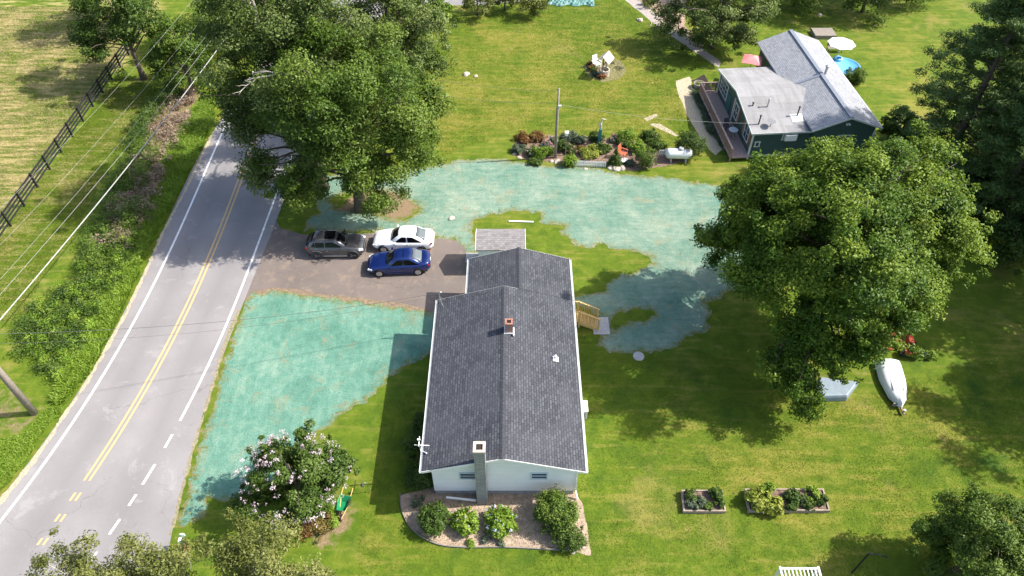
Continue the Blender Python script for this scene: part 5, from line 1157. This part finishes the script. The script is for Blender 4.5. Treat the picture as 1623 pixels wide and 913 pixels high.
bush('cone_shrub', 'neat cone shaped evergreen at the right end of the picket fence', gp2(974, 262), .62, 1.75, mat=L_MID, seed=440, n=90, rc=.26, dens=60, leaf=.09, cone=True)
bush('round_shrub', 'big clipped round dark shrub behind the propane tank', gp2(1091, 246), 1.2, 2.1, mat=L_DARK, seed=441, n=90, rc=.34, dens=110, leaf=.10)
bush('round_shrub', 'round dark shrub beside the blue pool', gp2(1353, 128), .95, 1.3, mat=L_OAK, seed=442, n=46, rc=.34, dens=110, leaf=.12)
for i, (u, v, r_, lab) in enumerate([(1105, 150, .5, 'pale grassy tuft in the dark bed corner'), (1120, 165, .4, 'small green plant midway along the black bed'), (1150, 222, .5, 'small green plant at the lower end of the black bed')]):
    bush('small_plant', lab, gp2(u, v), r_*.7, .35, mat=L_MID, seed=450+i, n=9, rc=.2, dens=50, leaf=.1, cat='plant', stem=False)
mb = MB(); pts = [G(u, v) for u, v in ((1098, 146), (1118, 190), (1147, 238))]
blades('bed_grass', 'grey green border grass between gravel strip and black bed', [[(1096, 146), (1103, 146), (1124, 190), (1153, 238), (1145, 241), (1116, 195)]], 1800, .35, .06, L_GREYG, 455)
t_ = thing('half_barrel', 'dark round planter at the top of the black bed', 'planter', gp2(1107, 139)); mb = MB(); mb.lathe([(.42, 0), (.55, .25), (.55, .5), (.48, .5), (.45, .4), (0, .4)], (0, 0, 0), 20); mb.build('tub', OLDW, t_)
V, Q_, t = leaf_cloud(rs(6), np.array([[0, 0, .5], [.2, .1, .5], [-.2, 0, .5]]), np.array([.25, .2, .2]), 60, .1); np_obj('plants', V, Q_, L_BRIGHT, t_, face_attrs=dict(tone=t))

def picket(label, a, b, n, h):
    t = thing('picket_fence', label, 'picket fence', (a.x, a.y, 0)); d = b-a; ang = math.atan2(d.y, d.x)
    for z in (.18, h*.72): mb = MB(); mb.bar((0, 0, z), (d.x, d.y, z), .03, .06); mb.build('rail', WHITE, t)
    nrm = Vector((d.y, -d.x, 0)).normalized()*.03
    for k in range(n):
        q = d*(k/(n-1))+nrm; mb = MB(); mb.v = []; u_ = d.normalized()*.045; w2 = nrm.normalized()*.012
        ring = lambda o_: [(q-u_+o_), (q+u_+o_), (q+u_+o_+Vector((0, 0, h-.06))), (q+o_+Vector((0, 0, h))), (q-u_+o_+Vector((0, 0, h-.06)))]
        mb.loft([ring(w2), ring(-w2)]); mb.build('picket', WHITE, t)
picket('low white picket fence along the front of the flower garden', G(909, 263), G(959, 265), 19, .62)
picket('short white picket fence behind the propane tank', G(1044, 246), G(1072, 245), 10, .62)
# propane tank
a, b = G(1052, 254), G(1096, 255); c = (a+b)/2
TK = thing('propane_tank', 'long white propane tank on short legs at the garden end', 'tank', (c.x, c.y, 0), math.atan2((b-a).y, (b-a).x)); L_ = (b-a).length*.98; r_ = .44
prof = [(0.001, -L_/2)]+[(r_*math.sin(t), -L_/2+r_*.7*(1-math.cos(t))) for t in np.linspace(.2, math.pi/2, 7)]
prof = prof+[(q, -z) for q, z in prof[::-1]]
TANK = M('tank_white', (.74, .75, .76), .08, 3, .4, .03)
mb = MB(); mb.lathe(prof, (0, 0, .72), 28, 'X'); mb.build('shell', TANK, TK, smooth=True)
mb = MB(); mb.lathe([(.20, 0), (.21, .14), (.17, .20), (0, .22)], (.1, 0, 1.12), 18); mb.build('dome', M('dome_grey', (.45, .44, .43), .1, 5, .5), TK)
for s in (-1, 1): mb = MB(); mb.box((s*L_*.27, 0, .16), (.10, .7, .32)); mb.build('leg', M('leg_white', (.5, .5, .5), .1, 5, .5), TK)
# teal post with heron
TP = thing('teal_post', 'leaning teal painted post in the flower garden', 'post', gp2(949, 228)); mb = MB(); mb.box((0, 0, .75), (.24, .24, 1.5), ry=.05); mb.box((.0, 0, .04), (.4, .4, .08)); mb.build('shaft', M('teal_paint', (.05, .20, .23), .15, 4, .6), TP)
q = G(949, 228); HR = thing('heron_figure', 'white bird figure standing on top of the teal post', 'bird figure', (q.x+.04, q.y, 1.5))
mb = MB(); mb.tube([(0, 0, 0), (0, 0, .2), (-.08, 0, .45), (-.03, 0, .62), (.06, 0, .78), (.02, 0, .92), (.07, 0, 1.0), (.16, 0, .99), (.38, 0, .96)], [.05, .09, .13, .09, .045, .04, .055, .035, .008], 10); mb.build('body', M('figure_white', (.66, .63, .58), .2, 8, .7), HR, smooth=True)
for s in (-1, 1): mb = MB(); mb.loft([[(-.02, s*.10, .55), (.06, s*.12, .4), (-.06, s*.12, .15), (-.16, s*.10, .25)], [(-.02, s*.13, .55), (.06, s*.15, .4), (-.06, s*.14, .15), (-.16, s*.12, .25)]]); mb.build('wing', M('figure_grey', (.48, .46, .43), .2, 8, .7), HR)
# birdhouse on post
BH = thing('birdhouse', 'white birdhouse on a thin brown post beside the slim pole', 'birdhouse', gp2(896, 246)); mb = MB(); mb.box((0, 0, 1.0), (.09, .09, 2.0)); mb.build('post', OLDW, BH)
mb = MB(); mb.box((0, 0, 2.16), (.22, .22, .32)); mb.build('box', WHITE, BH); mb = MB(); mb.slab([(-.16, -.17, 2.32), (.16, -.17, 2.32), (.16, 0, 2.46), (-.16, 0, 2.46)], .02); mb.slab([(-.16, 0, 2.46), (.16, 0, 2.46), (.16, .17, 2.32), (-.16, .17, 2.32)], .02); mb.build('roof', WHITE, BH)
chair('garden_chair', 'tipped red wooden garden chair in the flower garden', G(986, 250), 1.0, M('red_chair', (.42, .12, .06), .15, 5, .7), s=1.15)
t_ = thing('plant_tub', 'shallow white basin on the ground below the red chair', 'basin', gp2(990, 256)); mb = MB(); mb.lathe([(.20, 0), (.34, .14), (.30, .15), (.17, .04), (0, .04)], (0, 0, 0), 20); mb.build('basin', WHITE, t_)
for i, (u, v, r_, lab) in enumerate([(819, 238, .22, 'pale stone highest on the left tip of the garden'), (816, 244, .2, 'pale stone below the topmost left tip stone'), (823, 250, .2, 'pale stone at the lower left tip of the garden'), (968, 266, .34, 'tan boulder under the cone evergreen, on the left'), (977, 268, .40, 'largest tan boulder below the cone evergreen'), (986, 267, .34, 'tan boulder right of the largest one'),
                                 (970, 260, .26, 'small boulder behind the tan boulders'), (883, 256, .28, 'flat pale stone at the foot of the slim pole'), (874, 256, .2, 'small pale stone left of the pole foot'), (928, 268, .16, 'small lone stone in front of the picket fence'), (1049, 229, .25, 'whitish stone at the back end of the garden'), (1014, 250, .25, 'grey stone in front of the ferny clump')]):
    rock(lab, G(u, v), r_, 20+i, group='stones edging the flower garden')
rock('flat pale stone on the open lawn, larger of the two', G(739, 118), .38, 41); rock('small flat pale stone on the open lawn beside the larger one', G(754, 121), .22, 42)
rock('pale stone resting on the sprayed seed near the white car', G(716, 346), .25, 43); rock('white stone at the wood edge behind the green house', G(1299, 24), .3, 44); rock('low tan slab stone on the lawn left of the stone path', G(1014, 32), .4, 45)
# wishing well
WL = thing('wishing_well', 'small wooden wishing well with pitched roof on the far lawn', 'wishing well', gp2(957, 119), R(62))
mb = MB(); mb.lathe([(.55, 0), (.55, .62), (.44, .62), (.44, .3), (0, .3)], (0, 0, 0), 12); mb.build('ring', STONE, WL)
for s in (-1, 1): mb = MB(); mb.box((s*.48, 0, .95), (.09, .09, 1.9)); mb.build('post', OLDW, WL)
mb = MB(); mb.slab([(-.72, -.65, 1.65), (.72, -.65, 1.65), (.72, 0, 2.25), (-.72, 0, 2.25)], .05); mb.slab([(-.72, 0, 2.25), (.72, 0, 2.25), (.72, .65, 1.65), (-.72, .65, 1.65)], .05); mb.build('roof', M('pale_shingle', (.50, .42, .35), .15, 7, .8, .3), WL)
mb = MB(); mb.tube([(-.5, 0, 1.25), (.5, 0, 1.25)], .05, 8); mb.build('windlass', OLDW, WL)
chair('garden_chair', 'white garden chair leaning by the wishing well', G(945, 108), .6, WHITE, s=1.2)
for i, (u, v, r_, h_, m_, fl, lab) in enumerate([(940, 112, .5, .5, L_MID, F_RED, 'reddish flowered plant left of the wishing well'), (938, 103, .5, .4, L_RUST, None, 'brownish plant at the upper left of the well ring'), (946, 121, .45, .4, L_GREYG, None, 'grey green plant in front of the wishing well'), (954, 124, .4, .35, L_RUST, F_RED, 'small red plant at the lower rim of the well ring')]):
    bush('garden_plant', lab, gp2(u, v), r_, h_, mat=m_, seed=470+i, n=12, rc=.2, dens=60, leaf=.11, cat='plant', flowers=fl, fn=14, stem=False)
# bird table by the oak, tarp, sticks
BT = thing('bird_table', 'small wooden bird table beside the tall dark tree', 'bird table', gp2(698, 172)); mb = MB(); mb.box((.12, 0, .6), (.08, .08, 1.2)); mb.build('post', OLDW, BT); mb = MB(); mb.box((0, 0, 1.22), (.7, .5, .05)); mb.build('tray', WOOD, BT); mb = MB(); mb.box((0, 0, .5), (.6, .4, .04)); mb.build('shelf', WOOD, BT)
rng = rs(33); n_ = 22; mb = MB(); q = G(905, 4); nx, ny = 24, 8
for j in range(ny):
    for i in range(nx): mb.v.append((q.x+(i/(nx-1)-.5)*5.2, q.y+(j/(ny-1)-.5)*1.7+.2*math.sin(i*.8), .05+.30*abs(math.sin(i*1.1+j*.9))*(.4+.6*rng.rand())*(1 if 0 < i < nx-1 and 0 < j < ny-1 else 0)))
mb.f = [(j*nx+i, j*nx+i+1, (j+1)*nx+i+1, (j+1)*nx+i) for j in range(ny-1) for i in range(nx-1)]
o = mb.build('tarpaulin', M('teal_tarp', (.10, .22, .20), .5, 3, .5, .2)); so_ = o.modifiers.new('t', 'SOLIDIFY'); so_.thickness = .01; tag(o, 'crumpled teal tarpaulin at the top edge of the lawn', 'tarpaulin')
mb = MB(); rng = rs(34)
for k in range(14):
    q = G(rng.uniform(1030, 1085), rng.uniform(5, 45)); a = rng.rand()*3; l_ = rng.uniform(.6, 1.8); mb.tube([q+Vector((0, 0, .05)), q+Vector((math.cos(a)*l_, math.sin(a)*l_, .10))], .035, 5)
tag(mb.build('fallen_sticks', M('fallen_wood', (.42, .34, .27), .2, 6, .9)), 'scattered fallen sticks on the bare soil by the path', 'sticks', kind='stuff')
bush('shrub', 'small olive bush at the head of the bare soil bed', gp2(1026, 10), .8, .9, mat=L_OLIVE, seed=480, n=16, rc=.3, dens=70, leaf=.13)

# ------------------------------------------------------------------ raised beds
def raised(label, px, h=.28):
    P_ = [G(u, v) for u, v in px]; c = sum(P_, Vector())/4; t = thing('raised_bed', label, 'raised bed', (c.x, c.y, 0)); q = [p-c for p in P_]
    for i in range(4):
        a, b = q[i], q[(i+1) % 4]; d = (b-a).normalized(); e = .04 if i % 2 == 0 else -.042
        mb = MB(); mb.bar((a.x-d.x*e, a.y-d.y*e, h/2), (b.x+d.x*e, b.y+d.y*e, h/2), .08, h); mb.build('plank', M('bed_plank', (.30, .24, .19), .25, 6, .85, .4), t)
    mb = MB(); mb.prism([(p.x*.97, p.y*.93) for p in q], .01, h-.07); mb.build('soil', MULCH, t); return t, c
RB1, c1_ = raised('small raised plank bed with green seedlings, left of the longer one', [(1083, 813), (1148, 813), (1143, 781), (1080, 781)])
RB2, c2_ = raised('long raised plank bed with a lime green plant at its left end', [(1186, 812), (1312, 812), (1302, 779), (1180, 779)])
def crop(label, u, v, r_, h_, m_, seed, n=14, fl=None, leaf=.11):
    b_ = bush('crop_plant', label, (G(u, v).x, G(u, v).y, .2), r_*1.25, h_, mat=m_, seed=seed, n=n+6, rc=r_*.42, dens=80, leaf=leaf, cat='plant', stem=False, flowers=fl, group='vegetables in the raised beds')
crop('leafy plant at the upper left of the small raised bed', 1093, 790, .28, .4, L_MID, 501); crop('low plant at the lower left of the small raised bed', 1096, 803, .26, .3, L_GREYG, 502)
crop('low plant in the middle of the small raised bed', 1110, 800, .26, .3, L_GREYG, 503); crop('tall feathery plant at the upper right of the small raised bed', 1134, 788, .32, .55, L_MID, 504); crop('feathery plant at the lower right of the small raised bed', 1138, 802, .22, .4, L_MID, 505); crop('small plant at the lower middle of the small raised bed', 1120, 805, .2, .25, L_OAK, 506)
crop('sprawling lime green squash filling the left end of the long bed', 1200, 797, .52, .6, L_LIME, 507, 22, None, .2); crop('lime green squash vine spilling over the front plank', 1221, 806, .5, .45, L_LIME, 508, 18, None, .2)
crop('tall bright plant at the back of the lime squash', 1212, 783, .35, .7, L_BRIGHT, 509); crop('green tomato like plant in the middle of the long bed', 1255, 793, .36, .5, L_MID, 510); crop('green plant at the lower middle of the long bed', 1250, 805, .30, .4, L_MID, 511)
crop('dark leafy plant at the upper right of the long bed', 1284, 789, .34, .45, L_BRIGHT, 512); crop('broad leafed plant at the right end of the long bed', 1299, 798, .28, .4, L_MID, 513); crop('broad leafed plant at the lower right of the long bed', 1278, 804, .28, .35, L_MID, 514)
crop('reddish leafed small plant between tomato and broad leaves', 1268, 798, .18, .3, L_GREYG, 515)
# lamp pole and white arbour at the bottom
LPp = G(1350, 908); t_ = thing('lamp_post', 'thin black pole with one arm beside the round shadow', 'lamp post', LPp); hL = 2.35
mb = MB(); mb.tube([(0, 0, 0), (.05, 0, hL)], .042, 8); mb.build('shaft', BLACK, t_); mb = MB(); mb.tube([(.05, 0, hL), (.45, -.08, hL+.06), (.9, -.18, hL-.02)], .035, 6); mb.build('arm', BLACK, t_); mb = MB(); mb.lathe([(.05, 0), (.02, .08)], (.9, -.18, hL-.11), 10); mb.build('hook', DGREY, t_)
# lattice topped white arbour
zA = 2.2; A1, A2, A3, A4 = G(1236, 901, zA), G(1297, 903, zA), G(1300, 926, zA), G(1226, 924, zA)
c = (A1+A2)/2; AR = thing('garden_arbour', 'white slatted garden arbour cut off by the bottom edge', 'arbour', (c.x, c.y, 0)); AB = M('arbour_white', (.72, .72, .70), .06, 4, .5)
wd = (A2-A1).length; dp = 1.1
for s in (-1, 1):
    for y in (0, -dp): mb = MB(); mb.box((s*wd/2, y, zA/2), (.09, .09, zA)); mb.build('post', AB, AR)
    mb = MB(); mb.box((s*wd/2, -dp/2, zA+.05), (.09, dp+.2, .10)); mb.build('beam', AB, AR)
for y in (0.0, -dp): mb = MB(); mb.box((0, y, zA+.05), (wd-.10, .09, .10)); mb.build('beam', AB, AR)
for k in range(9): mb = MB(); mb.box((-wd/2+wd*(k+1)/10, -dp/2, zA+.06), (.05, dp-.1, .06)); mb.build('slat', AB, AR)

# ------------------------------------------------------------------ boat, tarp box, machines under the maple
a, b = G(1409, 572, .45), G(1428, 644, .3); L_ = (b-a).length; BT = thing('rowing_boat', 'white upturned boat lying beside the maple shadow', 'boat', ((a.x+b.x)/2, (a.y+b.y)/2, 0), math.atan2((b-a).y, (b-a).x))
rings = []
for t in np.linspace(0, 1, 15):
    w_ = .74*(1-max(0, t-.35)**2*2.15)*(1 if t > .02 else .97); w_ = max(w_, .05); hgt = .62-.10*t**2; x = -L_/2+L_*t; sh = .10*t**3
    half = [(w_, .10+sh), (w_*1.02, .22+sh), (w_*.93, hgt*.72+sh), (w_*.78, hgt*.93), (w_*.5, hgt+.02), (.05, hgt+.06), (0, hgt+.09)]
    rings.append([(x, y, z) for y, z in half]+[(x, -y, z) for y, z in half[-2::-1]])
mb = MB(); mb.loft(rings)
m_b, ntb, bsb = new_mat('boat_white'); nb = noise(ntb, 3.5, 6, .7)
ntb.links.new(mix(ntb, smooth(ntb, nb, .55, .72), (.70, .71, .72), (.40, .42, .42)), bsb.inputs['Base Color']); bsb.inputs['Roughness'].default_value = .45
mb.build('hull', m_b, BT, smooth=True)
for y in (-.38, -.13, .13, .38): mb = MB(); mb.bar((-L_*.49, y, .60), (L_*.22, y*.8, .61), .03, .05); mb.build('strake', M('strake', (.5, .5, .5), .1, 5, .5), BT)
mb = MB(); mb.tube([(-L_/2, .74, .12), (-L_*.1, .76, .12), (L_*.3, .5, .16), (L_/2, .06, .2)], .035, 6); mb.tube([(-L_/2, -.74, .12), (-L_*.1, -.76, .12), (L_*.3, -.5, .16), (L_/2, -.06, .2)], .035, 6); mb.build('gunwale', m_b, BT)
tr = G(1428, 652); t_ = thing('boat_trailer', 'rusty trailer tongue poking out under the boat bow', 'trailer', tr); mb = MB(); mb.box((0, .6, .16), (.10, 1.9, .10)); mb.build('tongue', M('rusty', (.25, .17, .12), .3, 8, .8), t_)
mb = MB(); mb.lathe([(.07, 0), (.05, .3), (.09, .34)], (0, -.2, .1), 10); mb.build('jack', METAL, t_); mb = MB(); mb.box((-.25, .35, .2), (.4, .06, .3)); mb.build('bracket', OLDW, t_)
# pale blue covered box
q = [G(u, v, .55) for u, v in ((1292, 628), (1344, 627), (1362, 604), (1300, 596))]; c = sum(q, Vector())/4; t_ = thing('covered_cart', 'pale blue metal truck cap on the grass under the maple', 'truck cap', (c.x, c.y, 0))
lo_ = [(p-c)*1.06 for p in q]; hi_ = [(p-c)*.93 for p in q]
mb = MB(); mb.loft([[(p.x, p.y, .02) for p in lo_], [(p.x, p.y, .38) for p in [(p-c)*1.02 for p in q]], [(p.x, p.y, .55) for p in hi_]]); mb.build('shell', M('pale_blue', (.22, .27, .31), .12, 3, .4, .05), t_, bevel=.04)
mb = MB(); mb.box((0, -.62, .22), (1.2, .04, .14)); mb.build('side_window', GLASS, t_)
# red machines
RED = M('tractor_red', (.34, .06, .03), .12, 4, .4); 
def tractor(label, loc_, rz, s=1.0, group='old red garden machines'):
    t = thing('garden_tractor', label, 'garden tractor', loc_, rz, group); t.scale = (s, s, s)
    mb = MB(); mb.loft([[(x, y, z) for y, z in ((-.2*k, .35), (-.22*k, .62), (-.14*k, .74*hh), (.14*k, .74*hh), (.22*k, .62), (.2*k, .35))] for x, k, hh in ((.05, 1, 1.12), (.4, 1, 1.05), (.75, .9, .98), (.82, .8, .93))]); mb.build('bonnet', RED, t, bevel=.02)
    mb = MB(); mb.box((-.35, 0, .38), (.8, .34, .12)); mb.build('frame', DGREY, t); mb = MB(); mb.box((-.45, 0, .56), (.42, .8, .06)); mb.box((-.7, 0, .52), (.1, .8, .2)); mb.build('fender', RED, t, bevel=.02)
    mb = MB(); mb.box((-.40, 0, .68), (.36, .38, .09)); mb.box((-.58, 0, .84), (.08, .38, .3)); mb.build('seat', BLACK, t, bevel=.03)
    mb = MB(); mb.tube([(.05, 0, .6), (-.1, 0, .98)], .02, 6); mb.tube([(-.1+.05*math.cos(a), .17*math.sin(a), .98+.12*math.cos(a)) for a in np.linspace(0, 2*math.pi, 17)], .018, 6, cap=False); mb.build('steering_wheel', BLACK, t)
    for x, r_, wd_ in ((-.5, .28, .22), (.6, .19, .15)):
        for s_ in (-1, 1):
            mb = MB(); mb.lathe([(.04, -wd_/2), (r_*.9, -wd_/2), (r_, 0), (r_*.9, wd_/2), (.04, wd_/2)], (x, s_*.42, r_), 20, 'Y'); wh = mb.build('wheel', BLACK, t); mb = MB(); mb.lathe([(0, -wd_*.52), (r_*.5, -wd_*.52), (r_*.5, wd_*.52), (0, wd_*.52)], (x, s_*.42, r_), 12, 'Y'); mb.build('rim', METAL, wh)
    mb = MB(); mb.lathe([(0, .12), (.48, .12), (.46, .24), (0, .26)], (.02, 0, 0), 18, sx=.8, sy=1.1); mb.build('mower_deck', RED, t); return t
tractor('red garden tractor half hidden by leaves above the boat', gp2(1404, 548), R(200)); tractor('red garden tractor nearest the black cart, right of its twin', gp2(1438, 556), R(75))
t_ = thing('lawn_mower', 'black push mower on the grass right of the red machines', 'lawn mower', gp2(1472, 566), R(10)); mb = MB(); mb.box((0, 0, .2), (.65, .5, .14)); mb.lathe([(.15, .25), (.15, .42), (.1, .46), (0, .46)], (0, 0, 0), 14); mb.build('deck', DGREY, t_, bevel=.03)
for x in (-.3, .3):
    for y in (-.28, .28): mb = MB(); mb.lathe([(0, -.03), (.11, -.03), (.11, .03), (0, .03)], (x, y, .11), 14, 'Y'); mb.build('wheel', BLACK, t_)
mb = MB(); mb.tube([(-.3, -.2, .25), (-.95, -.2, .85), (-.95, .2, .85), (-.3, .2, .25)], .014, 6); mb.build('handle', DGREY, t_)
# rusty implements left of the maple trunk
t_ = thing('rusty_plough', 'rusty brown implement with small wheels in the maple shade', 'farm implement', gp2(1243, 552), .3); RU = M('rust', (.20, .13, .09), .3, 7, .85, .3)
mb = MB(); mb.bar((-.8, 0, .5), (.8, 0, .45), .08, .1); mb.bar((0, -.5, .45), (0, .6, .5), .08, .08); mb.build('frame', RU, t_)
for s in (-1, 1): mb = MB(); mb.lathe([(.22, -.03), (.28, -.03), (.28, .03), (.22, .03)], (s*.7, -.1, .28), 18, 'Y'); mb.build('wheel', DGREY, t_)
for k in range(3): mb = MB(); mb.loft([[(-.5+.4*k, -.1, .42), (-.4+.4*k, -.1, .42), (-.3+.4*k, -.45, .03)], [(-.5+.4*k, -.06, .42), (-.4+.4*k, -.06, .42), (-.3+.4*k, -.42, .02)]]); mb.build('blade', RU, t_)
